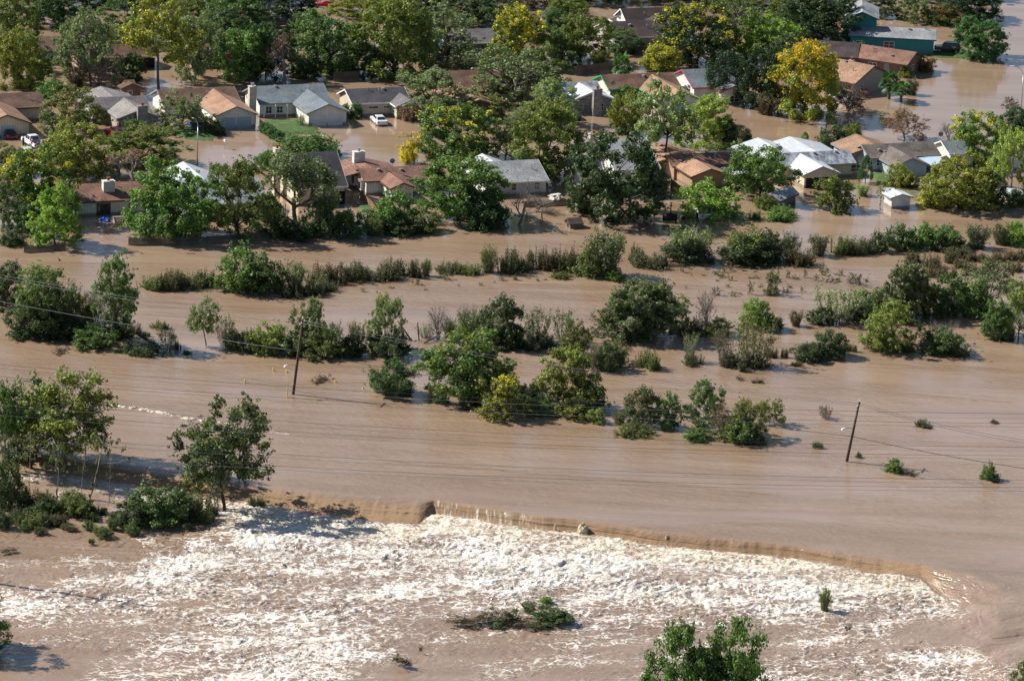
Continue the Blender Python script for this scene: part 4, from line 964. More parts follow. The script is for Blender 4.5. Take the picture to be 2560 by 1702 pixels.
# ------------------------------------------------------------------ plants: variants of unit size (height 1, width 1)
def unit(v): return v / np.maximum(np.linalg.norm(v, axis=-1, keepdims=True), 1e-9)
def leaf_cloud(cen, rad, n, size, rng, flat=.8, up=.45, shell=.45, narrow=.55):
    """n leaf sprays round each clump centre: vertices, quads, per-leaf and per-clump numbers"""
    m = len(cen); N = m * n
    ci = np.repeat(np.arange(m), n)
    d = unit(rng.normal(size=(N, 3))); r = rng.random(N) ** shell
    p = cen[ci] + d * (r * rad[ci])[:, None] * np.array([1, 1, flat])
    nrm = unit(d * .8 + np.array([0, 0, up]) + rng.normal(size=(N, 3)) * .55)
    t = unit(np.cross(nrm, rng.normal(size=(N, 3)))); b = np.cross(nrm, t)
    a = size * (.6 + .8 * rng.random(N))[:, None]
    V = np.stack([p - t * a, p - b * a * narrow, p + t * a, p + b * a * narrow], 1).reshape(-1, 3)
    F = np.arange(N * 4).reshape(N, 4)
    cv = rng.random(m)
    return V, F, rng.random(N), np.clip(cv[ci] * .75 + .25 * rng.random(N), 0, 1)
class Tw:
    def __init__(s): s.V = []; s.F = []; s.n = 0
    def tube(s, pts, rad, sides=4):
        pts = np.asarray(pts, float); k = len(pts); rad = np.asarray(rad, float)
        d = np.gradient(pts, axis=0); d = unit(d); ref = np.where(np.abs(d[:, 2:3]) > .9, [[1., 0, 0]], [[0, 0, 1.]])
        a = unit(np.cross(d, ref)); b = np.cross(d, a)
        w = np.arange(sides) * 2 * np.pi / sides
        ring = pts[:, None] + (a[:, None] * np.cos(w)[None, :, None] + b[:, None] * np.sin(w)[None, :, None]) * rad[:, None, None]
        s.V.append(ring.reshape(-1, 3))
        i = np.arange(k - 1)[:, None] * sides; j = np.arange(sides)[None]; j2 = (j + 1) % sides
        s.F.append(np.stack([i + j, i + j2, i + sides + j2, i + sides + j], -1).reshape(-1, 4) + s.n); s.n += k * sides
    def limb(s, p0, p1, r0, r1, rng, sag=.0, wob=.03, n=5, sides=4):
        t = np.linspace(0, 1, n)[:, None]; p0 = np.asarray(p0, float); p1 = np.asarray(p1, float)
        pts = p0 + (p1 - p0) * t + np.array([0, 0, sag]) * (4 * t * (1 - t)); L = np.linalg.norm(p1 - p0)
        w = rng.normal(size=(n, 3)) * wob * L; w[0] = 0; w[-1] = 0
        s.tube(pts + w, np.linspace(r0, r1, n), sides)
    def arrays(s): return np.concatenate(s.V), np.concatenate(s.F)
def leafmesh(name, parts):
    V = []; F = []; a = []; c = []; n = 0
    for v, f, l, cl in parts:
        V.append(v); F.append(f + n); n += len(v); a.append(l); c.append(cl)
    return mesh_np(name, np.concatenate(V), np.concatenate(F), [M['leaf']], None, {'leaf_var': np.concatenate(a), 'clump_var': np.concatenate(c)})
def woodmesh(tw, m):
    v, f = tw.arrays(); return mesh_np('trunk', v, f, [m], smooth=True)
def sphere_pts(n, rng, zmin=-1.0):
    out = []
    while len(out) < n:
        d = rng.normal(size=3); d /= np.linalg.norm(d)
        if d[2] < zmin: continue
        # blue-noise-ish: keep away from the others
        if all(np.dot(d, o) < 1 - 1.1 / n for o in out[-60:]) or rng.random() < .05: out.append(d)
    return np.array(out)
def lumpy(d, rng, amp, k=3):
    q = np.zeros(len(d))
    for _ in range(k):
        ax = unit(rng.normal(size=3)); q += np.sin(d @ ax * rng.uniform(2.5, 5) + rng.uniform(0, 6))
    return 1 + amp * q / k * 1.6
def lobes(rng, k, z0, spread=.30, rr=(.20, .30), zlow=.0):
    """the big lobes a crown is made of"""
    c = []; r = []
    for i in range(k):
        f = (i + .5) / k; a = i * 2.4 + rng.normal() * .35; z = .84 - .64 * f + rng.normal() * .04; q = spread * min(1.0, .25 + 1.9 * f) * rng.uniform(.8, 1.12)
        c.append([math.cos(a) * q, math.sin(a) * q, z]); r.append(rng.uniform(*rr))
    return np.array(c), np.array(r)
def fit(V, extra=(), z0=0.0, top=1.0, W=1.0):
    """scale a crown (and points that go with it) to width W and to heights z0..top"""
    lo = np.percentile(V, 2.2, axis=0); hi = np.percentile(V, 97.8, axis=0); hi[2] = np.percentile(V[:, 2], 98.8)
    c = (lo + hi) / 2; sc = np.array([W / (hi[0] - lo[0]), W / (hi[1] - lo[1]), (top - z0) / (hi[2] - lo[2])])
    f = lambda P: (P - [c[0], c[1], lo[2]]) * sc + [0, 0, z0]
    return [f(V)] + [f(e) for e in extra]
def tree_round(seed, n=165, cr=.074, nl=125, ls=.0150, z0=.03, k=9, limbs=14, trunk_r=.024, bark='bark', airy=False, spread=.275, rr=(.215, .305), loose=.5, flat=.8):
    rng = np.random.default_rng(seed); lc, lr = lobes(rng, k, z0, spread, rr)
    cen = []
    while len(cen) < n:
        i = rng.integers(k); d = unit(rng.normal(size=3)); d[2] = d[2] * .9 + .15
        p = lc[i] + d * lr[i] * np.array([1, 1, .85]) * rng.uniform(.8, 1.08)
        if all(np.linalg.norm((p - lc[j]) / lr[j]) > .62 for j in range(k) if j != i) or rng.random() < .12: cen.append(p)
    cen = np.array(cen); rad = cr * rng.uniform(.6, 1.35, n)
    V1, F1, l1, c1 = leaf_cloud(cen, rad, nl, ls, rng, flat, .5)
    m = int(n * loose * 2); i = rng.integers(0, n, m); dirs = unit(cen[i] - lc.mean(0)); c2 = cen[i] + dirs * cr * rng.uniform(.5, 1.3, (m, 1)) + rng.normal(size=(m, 3)) * cr * .5
    V2, F2, l2, c2v = leaf_cloud(c2, np.full(m, cr * .45), 11, ls, rng, .8, .4)
    Vt = np.concatenate([V1, V2]); Vf, cf, lf = fit(Vt, [cen, lc], z0)
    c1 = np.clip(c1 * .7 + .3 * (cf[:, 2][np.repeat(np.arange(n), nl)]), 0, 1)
    parts = [(Vf[:len(V1)], F1, l1, c1), (Vf[len(V1):], F2, l2, c2v)]
    tw = Tw(); lean = rng.normal(size=2) * .03; fork = np.array([lean[0], lean[1], max(.16, z0 + .1)])
    tw.limb([0, 0, -.06], fork, trunk_r, trunk_r * .75, rng, 0, .02, 5, 7)
    mids = []
    for q in lf:
        mid = fork + (q - fork) * .65; r = trunk_r * rng.uniform(.4, .6); tw.limb(fork - [0, 0, rng.uniform(0, .06)], mid, r, r * .6, rng, 0, .05, 5, 5); mids.append(mid)
    mids = np.array(mids)
    for i in rng.permutation(n)[:limbs * (3 if airy else 1)]:
        mid = mids[np.argmin(np.linalg.norm(mids - cf[i], axis=1))]; tw.limb(mid, cf[i], trunk_r * .25, .0018, rng, .01, .05, 4, 4)
        if airy:
            for _ in range(2): tw.limb(mid + (cf[i] - mid) * rng.uniform(.3, .9), cf[i] + rng.normal(size=3) * cr * 1.1, trunk_r * .12, .0014, rng, .0, .05, 3, 3)
    return leafmesh('crown', parts), woodmesh(tw, M[bark])
def bush(seed, n=80, cr=.115, nl=76, ls=.0255, stems=30, flat=.95, bark='twig', k=6, loose=.7, rr=(.2, .3), spread=.3, sprigs=34):
    rng = np.random.default_rng(seed); lc, lr = lobes(rng, k, 0, spread, rr); lc[:, 2] = lc[:, 2] * .9 - .1
    cen = []
    while len(cen) < n:
        i = rng.integers(k); d = unit(rng.normal(size=3)); p = lc[i] + d * lr[i] * np.array([1, 1, 1.1]) * rng.uniform(.8, 1.1)
        if all(np.linalg.norm((p - lc[j]) / lr[j]) > .6 for j in range(k) if j != i) or rng.random() < .12: cen.append(p)
    for _ in range(n // 4):
        a = rng.uniform(0, 6.28); cen.append([math.cos(a) * .36 * rng.uniform(.6, 1.15), math.sin(a) * .36 * rng.uniform(.6, 1.15), rng.uniform(.05, .3)])
    cen = np.array(cen); n = len(cen); rad = cr * rng.uniform(.55, 1.35, n)
    V1, F1, l1, c1 = leaf_cloud(cen, rad, nl, ls, rng, flat, .45)
    m = int(n * loose * 2); i = rng.integers(0, n, m); c2 = cen[i] + unit(cen[i] - [0, 0, .1]) * cr * rng.uniform(.5, 1.5, (m, 1)) + rng.normal(size=(m, 3)) * cr * .5
    V2, F2, l2, c2v = leaf_cloud(c2, np.full(m, cr * .4), 9, ls, rng, 1.2, .3)
    Vf, cf = fit(np.concatenate([V1, V2]), [cen], -.04)
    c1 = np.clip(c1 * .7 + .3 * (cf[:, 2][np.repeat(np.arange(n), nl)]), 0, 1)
    tw = Tw(); ex = []
    for i in rng.permutation(n)[:stems]: tw.limb([*(rng.normal(size=2) * .06), -.1], cf[i] * 1.04, .011, .002, rng, .06, .05, 5, 4)
    if sprigs:
        cs = []
        for i in rng.permutation(n)[:sprigs]:            # shoots standing out of the crown
            p = cf[i]; e = p + np.array([*(rng.normal(size=2) * .07), rng.uniform(.08, .24)]); tw.limb(p * .7, e, .005, .0015, rng, 0, .04, 4, 3)
            for q in np.linspace(.35, 1, 5): cs.append(p + (e - p) * q)
        ex = [leaf_cloud(np.array(cs), np.full(len(cs), .028), 6, ls * .9, rng, 1.2, .2)]
    return leafmesh('foliage', [(Vf[:len(V1)], F1, l1, c1), (Vf[len(V1):], F2, l2, c2v)] + ex), woodmesh(tw, M[bark])
def shrub_multi(seed, stems=26, leaves=70, ls=.026, spread=.42, base=.14, low=.25, bark='twig', vase=.8, off=.05, cr=.055, sub=3, hmin=.72):
    """many stems fanning up from the water, leafy along their upper part"""
    rng = np.random.default_rng(seed); tw = Tw(); parts = []
    for s in range(stems):
        a = rng.uniform(0, 2 * np.pi); r = math.sqrt(rng.random()); h = (1 - .45 * r * rng.random()) * rng.uniform(hmin, 1.0)
        p0 = np.array([math.cos(a) * r * base, math.sin(a) * r * base, -.12]); p1 = np.array([math.cos(a) * r * spread, math.sin(a) * r * spread, h])
        t = np.linspace(0, 1, 6)[:, None]; bend = np.array([[math.cos(a) * r * spread * (vase - 1), math.sin(a) * r * spread * (vase - 1), 0]]) * (4 * t * (1 - t)) * .6
        pts = p0 + (p1 - p0) * t + bend + rng.normal(size=(6, 3)) * .012; tw.tube(pts, np.linspace(.009, .0025, 6), 4)
        ks = [pts[-1]]
        cs = []
        for _ in range(sub):
            f = rng.uniform(low, .95); i = f * 5; i0 = int(i); q = pts[i0] + (pts[min(i0 + 1, 5)] - pts[i0]) * (i - i0)
            e = q + np.array([*(rng.normal(size=2) * off * 1.6), abs(rng.normal()) * off * 1.3]); tw.limb(q, e, .004, .0018, rng, 0, .05, 3, 3); cs.append(e); cs.append(q)
        cs.append(pts[-1]); cs.append(pts[-2] * .5 + pts[-1] * .5); cs = np.array(cs); cs[:, 2] = np.maximum(cs[:, 2], .03)
        parts.append(leaf_cloud(cs, np.full(len(cs), cr) * rng.uniform(.6, 1.3, len(cs)), max(2, leaves // len(cs)), ls, rng, 1.3, .3))
    return leafmesh('foliage', parts), woodmesh(tw, M[bark])
def brush_multi(seed, clumps=15, stems=11, leaves=36, ls=.027):
    """ragged drowned brush: several feathery peaks of unequal height"""
    rng = np.random.default_rng(seed); tw = Tw(); parts = []
    for c in range(clumps):
        a = rng.uniform(0, 6.28); r = .40 * math.sqrt(rng.random()); cx, cy = r * math.cos(a), r * math.sin(a); hc = rng.uniform(.38, 1.0) if c else 1.0; w = rng.uniform(.11, .2)
        for s in range(stems):
            q = rng.normal(size=2) * .5; h = hc * max(.2, 1 - .55 * np.hypot(*q)) * rng.uniform(.75, 1.05)
            p0 = np.array([cx + q[0] * w * .5, cy + q[1] * w * .5, -.12]); p1 = np.array([cx + q[0] * w * 1.5, cy + q[1] * w * 1.5, h])
            t = np.linspace(0, 1, 5)[:, None]; pts = p0 + (p1 - p0) * t + rng.normal(size=(5, 3)) * .01; tw.tube(pts, np.linspace(.006, .0018, 5), 3)
            cs = np.concatenate([pts[1:], (pts[1:] + pts[:-1]) / 2]); cs[:, 2] = np.maximum(cs[:, 2], .02)
            parts.append(leaf_cloud(cs, np.linspace(.062, .026, len(cs)), max(2, leaves // 6), ls, rng, 1.5, .15, .5, .4))
    return leafmesh('foliage', parts), woodmesh(tw, M['dark_bark'])
def bare(seed, depth=5, spread=.55, bark='twig', multi=1, tr=.03, leaf=0.0, nl=9, lr=.035):
    rng = np.random.default_rng(seed); tw = Tw(); tips = []
    def grow(p, d, L, r, k):
        e = p + d * L; tw.limb(p, e, r, r * .65, rng, 0, .04, 3, 5 if k > 2 else 3)
        if k == 0: tips.append(e); return
        for _ in range(3 if k > 1 else 3):
            nd = unit(d + rng.normal(size=3) * spread + np.array([0, 0, .12])); grow(e - d * L * rng.uniform(0, .35), nd, L * rng.uniform(.62, .85), max(r * .58, .0022), k - 1)
    for i in range(multi):
        d = unit(np.array([*(rng.normal(size=2) * (.12 if multi == 1 else .45)), 1.0])); grow(np.array([*(rng.normal(size=2) * .02), -.05]), d, .3 if multi == 1 else .26, tr, depth if multi == 1 else depth - 1)
    v, f = tw.arrays(); s = max(np.percentile(np.abs(v[:, :2]), 98) * 2, .01); hz = np.percentile(v[:, 2], 99.5)
    v[:, :2] /= s; v[:, 2] /= hz; wood = mesh_np('trunk', v, f, [M[bark]])
    t = np.array(tips); t[:, :2] /= s; t[:, 2] /= hz
    if leaf <= 0: return None, wood
    pick = rng.random(len(t)) < leaf; t = t[pick] if pick.any() else t[:4]
    return leafmesh('crown', [leaf_cloud(t, np.full(len(t), lr), nl, .017, rng, 1, .3)]), wood
def sapling(seed, bare_top=False):
    rng = np.random.default_rng(seed); tw = Tw(); t = np.linspace(0, 1, 8)[:, None]; b = rng.normal() * .3
    pts = np.concatenate([b * t * t, rng.normal() * .1 * t, -.05 + .97 * t], 1) + rng.normal(size=(8, 3)) * .012; tw.tube(pts, np.linspace(.022, .007, 8), 6)
    cs = []
    for _ in range(16):
        f = rng.uniform(.62, .98); q = pts[int(f * 7)]; e = q + np.array([*(rng.normal(size=2) * .22), rng.uniform(-.02, .1)]); tw.limb(q, e, .007, .003, rng, 0, .05, 3, 3); cs.append(e)
    for _ in range(7): f = rng.uniform(.1, .6); cs.append(pts[int(f * 7)] + rng.normal(size=3) * .03)
    cs = np.array(cs); r = np.full(len(cs), .075); r[-7:] = .03
    return leafmesh('crown', [leaf_cloud(cs, r, 10 if bare_top else 34, .022, rng, .8, .3, .5, .7)]), woodmesh(tw, M['pale_bark'])
def juniper(seed, col=False):
    rng = np.random.default_rng(seed); n = 90; d = sphere_pts(n, rng, -.7); q = lumpy(d, rng, .12, 4)
    if col: cen = np.stack([d[:, 0] * .36 * (1 - .5 * d[:, 2]), d[:, 1] * .36 * (1 - .5 * d[:, 2]), d[:, 2] * .44 + .5], 1)
    else: cen = np.stack([d[:, 0] * .42, d[:, 1] * .42, d[:, 2] * .40 + .54], 1)
    cen = (cen - [0, 0, .5]) * q[:, None] + [0, 0, .5]
    parts = [leaf_cloud(cen, np.full(n, .105), 150, .017, rng, .9, .3, .35, .4)]
    tw = Tw(); tw.limb([0, 0, -.05], [0, 0, .5], .03, .02, rng, 0, .02, 5, 6); tw.limb([0, 0, .1], cen[3], .02, .006, rng); tw.limb([0, 0, .15], cen[40], .02, .006, rng)
    return leafmesh('crown', parts), woodmesh(tw, M['bark'])
def palm(seed, fronds=34):
    rng = np.random.default_rng(seed); tw = Tw(); tw.limb([0, 0, -.05], [0, 0, .55], .055, .045, rng, 0, .01, 8, 8)
    V = []; F = []; l = []; c = []; n = 0
    for k in range(fronds):
        a = k * 2.4 + rng.normal() * .2; el = 1.25 - 1.9 * (k / fronds) + rng.normal() * .1; d = np.array([math.cos(a) * math.cos(el), math.sin(a) * math.cos(el), math.sin(el)])
        p0 = np.array([0, 0, .56]); L = rng.uniform(.2, .27); p1 = p0 + d * L + [0, 0, -.02]; tw.limb(p0, p1, .006, .003, rng, .02, .01, 4, 3)
        side = unit(np.cross(d, [0, 0, 1.])); upv = np.cross(side, d)
        for j in range(17):                                     # the blades of one fan
            w = (j - 8) / 8 * 1.75; e = p1 + (d * math.cos(w) + side * math.sin(w)) * L * .78 * rng.uniform(.85, 1.1) - np.array([0, 0, .07 * abs(math.sin(w)) + .045]); nn = unit(np.cross(e - p1, upv)) * .014
            mid = p1 + (e - p1) * .5 + [0, 0, .015]
            V += [p1, mid - nn, e, mid + nn]; F.append([n, n + 1, n + 2, n + 3]); n += 4; l.append(rng.random()); c.append(1 - k / fronds)
    return leafmesh('fronds', [(np.array(V), np.array(F), np.array(l), np.array(c))]), woodmesh(tw, M['bark'])
def agave(seed):
    rng = np.random.default_rng(seed); V = []; F = []; n = 0; l = []
    for k in range(30):
        a = k * 2.4; el = rng.uniform(.25, 1.3); d = np.array([math.cos(a) * math.cos(el), math.sin(a) * math.cos(el), math.sin(el)]); s = unit(np.cross(d, [0, 0, 1.])) * .05
        L = .55 if el < .8 else .9; V += [d * .03 - s, d * .03 + s, d * L * .55 + s * 1.2, d * L, d * L * .55 - s * 1.2, d * .03]; F += [[n, n + 1, n + 2, n + 4], [n + 4, n + 2, n + 3, n + 3]]; n += 6; l += [rng.random()] * 2
    F = [f if len(set(f)) == 4 else [f[0], f[1], f[2], f[2]] for f in F]
    V = np.array(V); F4 = []
    for f in F:
        F4.append(f if len(set(f)) == 4 else [f[0], f[1], f[2], f[0]])
    me = bpy.data.meshes.new('leaves'); me.from_pydata([tuple(v) for v in V], [], [tuple(dict.fromkeys(f)) for f in F]); me.materials.append(M['leaf'])
    at_ = me.attributes.new('leaf_var', 'FLOAT', 'FACE'); at_.data.foreach_set('value', np.array(l, np.float32)); return me, None
def debris(seed, n=60, leafy=.3, length=1.0):
    rng = np.random.default_rng(seed); tw = Tw(); cs = []
    for k in range(n):
        a = rng.normal() * .5 + (math.pi if rng.random() < .5 else 0); p = np.array([rng.uniform(-.4, .4), rng.normal() * .13, rng.uniform(-.1, .25)]); L = rng.uniform(.12, .38)
        e = p + np.array([math.cos(a) * L, math.sin(a) * L * .6, rng.uniform(-.1, .55)]); e[2] = max(e[2], -.1); tw.limb(p, e, .014, .004, rng, 0, .06, 4, 3); cs.append(e); cs.append(p)
    tw.limb([-.5, 0, 0], [.5, .05, .25], .03, .015, rng, 0, .03, 5, 6)
    cs = np.array(cs); pick = rng.random(len(cs)) < leafy; cs = cs[pick] if pick.any() else cs[:5]
    return leafmesh('foliage', [leaf_cloud(cs, np.full(len(cs), .09), 34, .03, rng, 1.2, .5)]), woodmesh(tw, M['driftwood'])
def onemesh(pair, name):
    """a small plant as ONE mesh: leaves and twigs together"""
    a, b = pair; me = bpy.data.meshes.new(name); bm = bmesh.new(); bm.from_mesh(a); na = len(bm.faces); bm.from_mesh(b)
    bm.faces.ensure_lookup_table()
    for f in bm.faces[na:]: f.material_index = 1
    bm.to_mesh(me); bm.free(); me.materials.append(a.materials[0]); me.materials.append(b.materials[0]); return me

VAR = {
 'round': [tree_round(s, k=8 + s % 4) for s in (1, 2, 3, 4, 5, 6)],
 'full': [tree_round(s, n=210, cr=.07, nl=120, ls=.0148, k=12, spread=.225, rr=(.24, .31), loose=.6) for s in (7, 8, 9)],
 'open': [tree_round(s, n=140, cr=.068, nl=90, ls=.0150, airy=True, z0=.08, k=10, spread=.34, rr=(.16, .24), loose=.9, bark=b) for s, b in ((11, 'pale_bark'), (12, 'bark'), (13, 'pale_bark'), (14, 'bark'))],
 'sparse': [tree_round(s, n=130, cr=.062, nl=44, ls=.0145, airy=True, limbs=30, z0=.10, k=10, spread=.34, rr=(.16, .24), loose=1.0, bark='twig') for s in (21, 22, 23)],
 'tall': [tree_round(s, n=150, cr=.074, nl=110, ls=.0160, z0=.02, k=11, spread=.28, rr=(.16, .25), airy=True, loose=.8) for s in (31, 32, 33)],
 'high': [tree_round(s, n=120, cr=.08, nl=100, ls=.0170, z0=.34, k=9, spread=.34, rr=(.17, .26), airy=True, loose=.9, bark=b, trunk_r=.022) for s, b in ((41, 'bark'), (42, 'dark_bark'), (43, 'pale_bark'))],
 'bush': [bush(s) for s in (51, 52, 53, 54, 55)],
 'dense': [bush(s, n=90, cr=.13, nl=130, ls=.022, stems=6, loose=.25, k=9, sprigs=0, rr=(.26, .32), spread=.24) for s in (61, 62)],
 'shrub': [shrub_multi(s, stems=44, leaves=130, ls=.022, low=.12, base=.2, cr=.07, sub=5) for s in (71, 72, 73, 74)],
 'airy': [shrub_multi(s, stems=30, leaves=70, ls=.021, low=.3, spread=.46, vase=1.2, cr=.06, sub=4, bark=b) for s, b in ((81, 'twig'), (82, 'bark'), (83, 'twig'))],
 'brush': [brush_multi(s) for s in (91, 92, 93, 94, 95, 96)],
 'wispy': [shrub_multi(s, stems=30, leaves=26, ls=.02, low=.3, spread=.46, cr=.07, sub=6, bark='twig') for s in (101, 102)],
 'bare': [bare(s) for s in (111, 112)], 'barebush': [bare(s, multi=7, tr=.014) for s in (121, 122)], 'halfbare': [bare(s, leaf=.55) for s in (131, 132)], 'umbrella': [bare(133, leaf=.95, spread=.75, bark='bark', tr=.024, nl=34, lr=.06)],
 'sapling': [sapling(s) for s in (141, 142, 143)], 'thin': [sapling(s, True) for s in (144, 145)], 'juniper': [juniper(s) for s in (151, 152)], 'column': [juniper(s, True) for s in (161,)],
 'palm': [palm(171), palm(172)], 'agave': [agave(175)], 'debris': [debris(s) for s in (181, 182)], 'drift': [debris(s, 80, .12) for s in (183, 184)],
}
TUFT = [onemesh(shrub_multi(s, stems=11, leaves=26, ls=.055, low=.1, base=.3, spread=.44, cr=.09, bark='dark_bark', sub=2), 'brush_tuft') for s in (201, 202, 203)] + [onemesh(debris(s, 14, .5), 'brush_tuft') for s in (204, 205)]
COL = dict(deep=(.022, .048, .016), dark=(.030, .050, .020), vdark=(.016, .032, .014), mid=(.046, .082, .022), green=(.055, .105, .024), olive=(.068, .088, .022), yolive=(.105, .118, .022), bright=(.092, .150, .026), lime=(.13, .17, .04),
           grey=(.078, .102, .050), pale=(.115, .155, .062), gold=(.47, .34, .014), yellow=(.30, .27, .02), brown=(.075, .060, .034), brush=(.060, .064, .036), plum=(.075, .045, .042), mauve=(.13, .082, .062), red=(.26, .10, .05), agave=(.14, .20, .19), glossy=(.032, .075, .024))
LB = 2.0
COL = {k: tuple(v * (LB if k not in ('gold', 'red', 'agave') else 1.1) for v in c) for k, c in COL.items()}
_rng = random.Random(77); _use = {}
DEF = {'round': ('tree', 'tree'), 'full': ('tree', 'tree'), 'open': ('tree', 'tree'), 'sparse': ('tree', 'tree'), 'tall': ('tree', 'tree'), 'high': ('tree', 'tree'), 'bush': ('bush', 'bush'), 'dense': ('bush', 'bush'), 'shrub': ('shrub', 'shrub'), 'airy': ('shrub', 'shrub'), 'brush': ('brush', 'brush'),
       'wispy': ('shrub', 'shrub'), 'bare': ('bare_tree', 'tree'), 'barebush': ('bare_shrub', 'shrub'), 'halfbare': ('tree', 'tree'), 'umbrella': ('tree', 'tree'), 'sapling': ('sapling', 'sapling'), 'thin': ('sapling', 'sapling'), 'juniper': ('juniper', 'tree'), 'column': ('cedar', 'tree'), 'palm': ('palm', 'palm'), 'agave': ('agave', 'agave'), 'debris': ('branch_heap', 'branches'), 'drift': ('driftwood_heap', 'driftwood')}
def plant(x, y, w, h, kind, col, label, acc=None, amt=0.0, group=None, z=None, lean=0.0, turn=None):
    sh = (.10 if kind in ('round', 'full', 'tall', 'bush', 'dense', 'juniper') else .06 if kind in ('shrub', 'brush', 'airy', 'wispy', 'open', 'sparse') else .0) * min(w, h * 1.3); y -= sh
    G = at(x, y, 0)
    if z is None:
        z = 0.0
        if y > 1000:
            yc = np.interp(G.x, CX, CY)
            if G.y < yc - 1: z = -1.2
        if z: G = at(x, y, z)
    k = kscale(G); Wm = w / k; Hm = max(.2, (h - sh) / (k * .97))
    vs = VAR[kind]; i = _use.get(kind, 0); _use[kind] = i + 1; crown, wood = vs[i % len(vs)]
    nm, cat = DEF[kind]; root = empty(nm, (G.x, G.y, z - .05))
    rz = _rng.uniform(0, 6.28) if turn is None else R_(turn)
    root.rotation_euler = (0, R_(lean), rz) if not lean else (Matrix.Rotation(R_(lean), 3, 'Y') @ Matrix.Rotation(rz, 3, 'Z')).to_euler()
    if kind == 'brush': Hm *= _rng.uniform(.72, 1.4); Wm *= _rng.uniform(.85, 1.15)
    root.scale = (Wm, Wm, Hm)
    tag(root, label, cat, group)
    c = COL[col]; j = _rng.uniform(.88, 1.14)
    if 620 < y < 1350: c = tuple(a * .7 + b * .3 for a, b in zip(c, (.10, .11, .058)))     # dusty, mud-splashed river scrub
    if wood is not None: link('trunk' if nm in ('tree', 'bare_tree', 'sapling', 'juniper', 'palm', 'cedar') else 'stems', wood, root)
    if crown is not None:
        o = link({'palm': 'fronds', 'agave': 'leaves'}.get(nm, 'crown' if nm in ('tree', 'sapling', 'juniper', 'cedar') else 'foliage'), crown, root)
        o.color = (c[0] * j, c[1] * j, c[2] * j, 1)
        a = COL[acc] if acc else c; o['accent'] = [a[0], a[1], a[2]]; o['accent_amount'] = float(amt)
    return root
def tuft(x, y, w, h, col='brush', label=None, group=None):
    G = at(x, y, 0); z = 0.0
    if y > 1000 and G.y < np.interp(G.x, CX, CY) - 1: z = -1.2; G = at(x, y, z)
    k = kscale(G); me = TUFT[_rng.randrange(len(TUFT))]; o = link('brush_tuft', me); o.location = (G.x, G.y, z - .04); o.rotation_euler = (0, 0, _rng.uniform(0, 6.28))
    s = w / k; o.scale = (s, s, h / k); c = COL[col]; j = _rng.uniform(.8, 1.25); o.color = (c[0] * j, c[1] * j, c[2] * j, 1); o['accent'] = list(c); o['accent_amount'] = 0.0
    tag(o, label or 'small tuft of drowned brush poking out of the shallow brown water of the upper river', 'brush', group or 'drowned brush tufts of the upper river')
# ------------------------------------------------------------------ every tree and shrub of the photo: x, y of the foot, width, height, kind, colour, label, second colour, its share
P = plant
# --- trees at the back, left to right
P(42, 228, 120, 158, 'full', 'yolive', 'bright olive tree at the left edge above the brown roofed house')
P(35, 112, 120, 125, 'round', 'olive', 'dark olive tree in the top left corner')
P(140, 78, 140, 110, 'round', 'deep', 'very dark tree at the top, left of the big grey-green tree')
P(228, 218, 172, 192, 'sparse', 'grey', 'big loose grey-green tree above the small brown shed')
P(195, 200, 130, 150, 'open', 'grey', 'grey-green tree tangled into the left of the big loose grey-green tree')
P(312, 98, 130, 115, 'open', 'mid', 'mid-green tree at the top, left of the tall yellow-olive tree')
P(398, 222, 175, 232, 'high', 'yolive', 'tall yellow-olive tree with a pale forked trunk standing in brown water', 'yellow', .2)
P(490, 207, 130, 165, 'open', 'grey', 'dull grey-green tree right of the tall yellow-olive tree')
P(555, 150, 130, 130, 'round', 'dark', 'dark tree between the dull grey-green tree and the deep green one')
P(590, 118, 165, 130, 'round', 'mid', 'broad green tree at the top above the blue-grey roofed house')
P(605, 207, 130, 130, 'round', 'green', 'leafy deep green tree left of the blue-grey roofed house chimney')
P(148, 155, 74, 62, 'barebush', 'grey', 'bare grey thicket beside the brown house at the top left')
P(190, 217, 72, 52, 'shrub', 'brown', 'brownish shrub below the bare grey thicket')
P(250, 212, 85, 55, 'barebush', 'grey', 'bare grey twigs behind the grey house with the rear hip')
P(142, 246, 85, 42, 'bush', 'green', 'green shrubs behind the front row, left of the pale grey hip roof')
P(182, 352, 150, 130, 'round', 'olive', 'olive brown tree hiding the left of the stone chimney house', 'brown', .35)
P(452, 334, 122, 98, 'open', 'grey', 'grey-green tree with a short trunk before the orange-tan garage house')
P(335, 350, 70, 50, 'bush', 'mid', 'green shrub at the foot of the stone chimney gable')
P(412, 354, 38, 50, 'sapling', 'green', 'slim green sapling right of the stone chimney gable')
P(527, 334, 46, 42, 'bush', 'olive', 'round olive bush at the left of the double blue-grey garage doors', 'plum', .25)
P(548, 340, 30, 28, 'bush', 'dark', 'small dark bush tucked at the corner of the blue-grey garage doors')
P(429, 374, 32, 26, 'agave', 'agave', 'blue-grey agave in the water, the larger of the pair')
P(471, 374, 26, 18, 'agave', 'agave', 'blue-grey agave in the water, the smaller right one of the pair')
for i, (a, b) in enumerate([(664, 322), (674, 329), (685, 336), (697, 343)]):
    P(a, b + 12, 30, 27, 'dense', 'glossy', 'clipped dark hedge plant along the edge of the lawn', group='clipped hedge beside the lawn')
P(752, 318, 30, 34, 'airy', 'green', 'thin green shrub against the lit white garage wall')
P(880, 298, 46, 40, 'bush', 'glossy', 'dark green bush between the white garage and the white sedan')
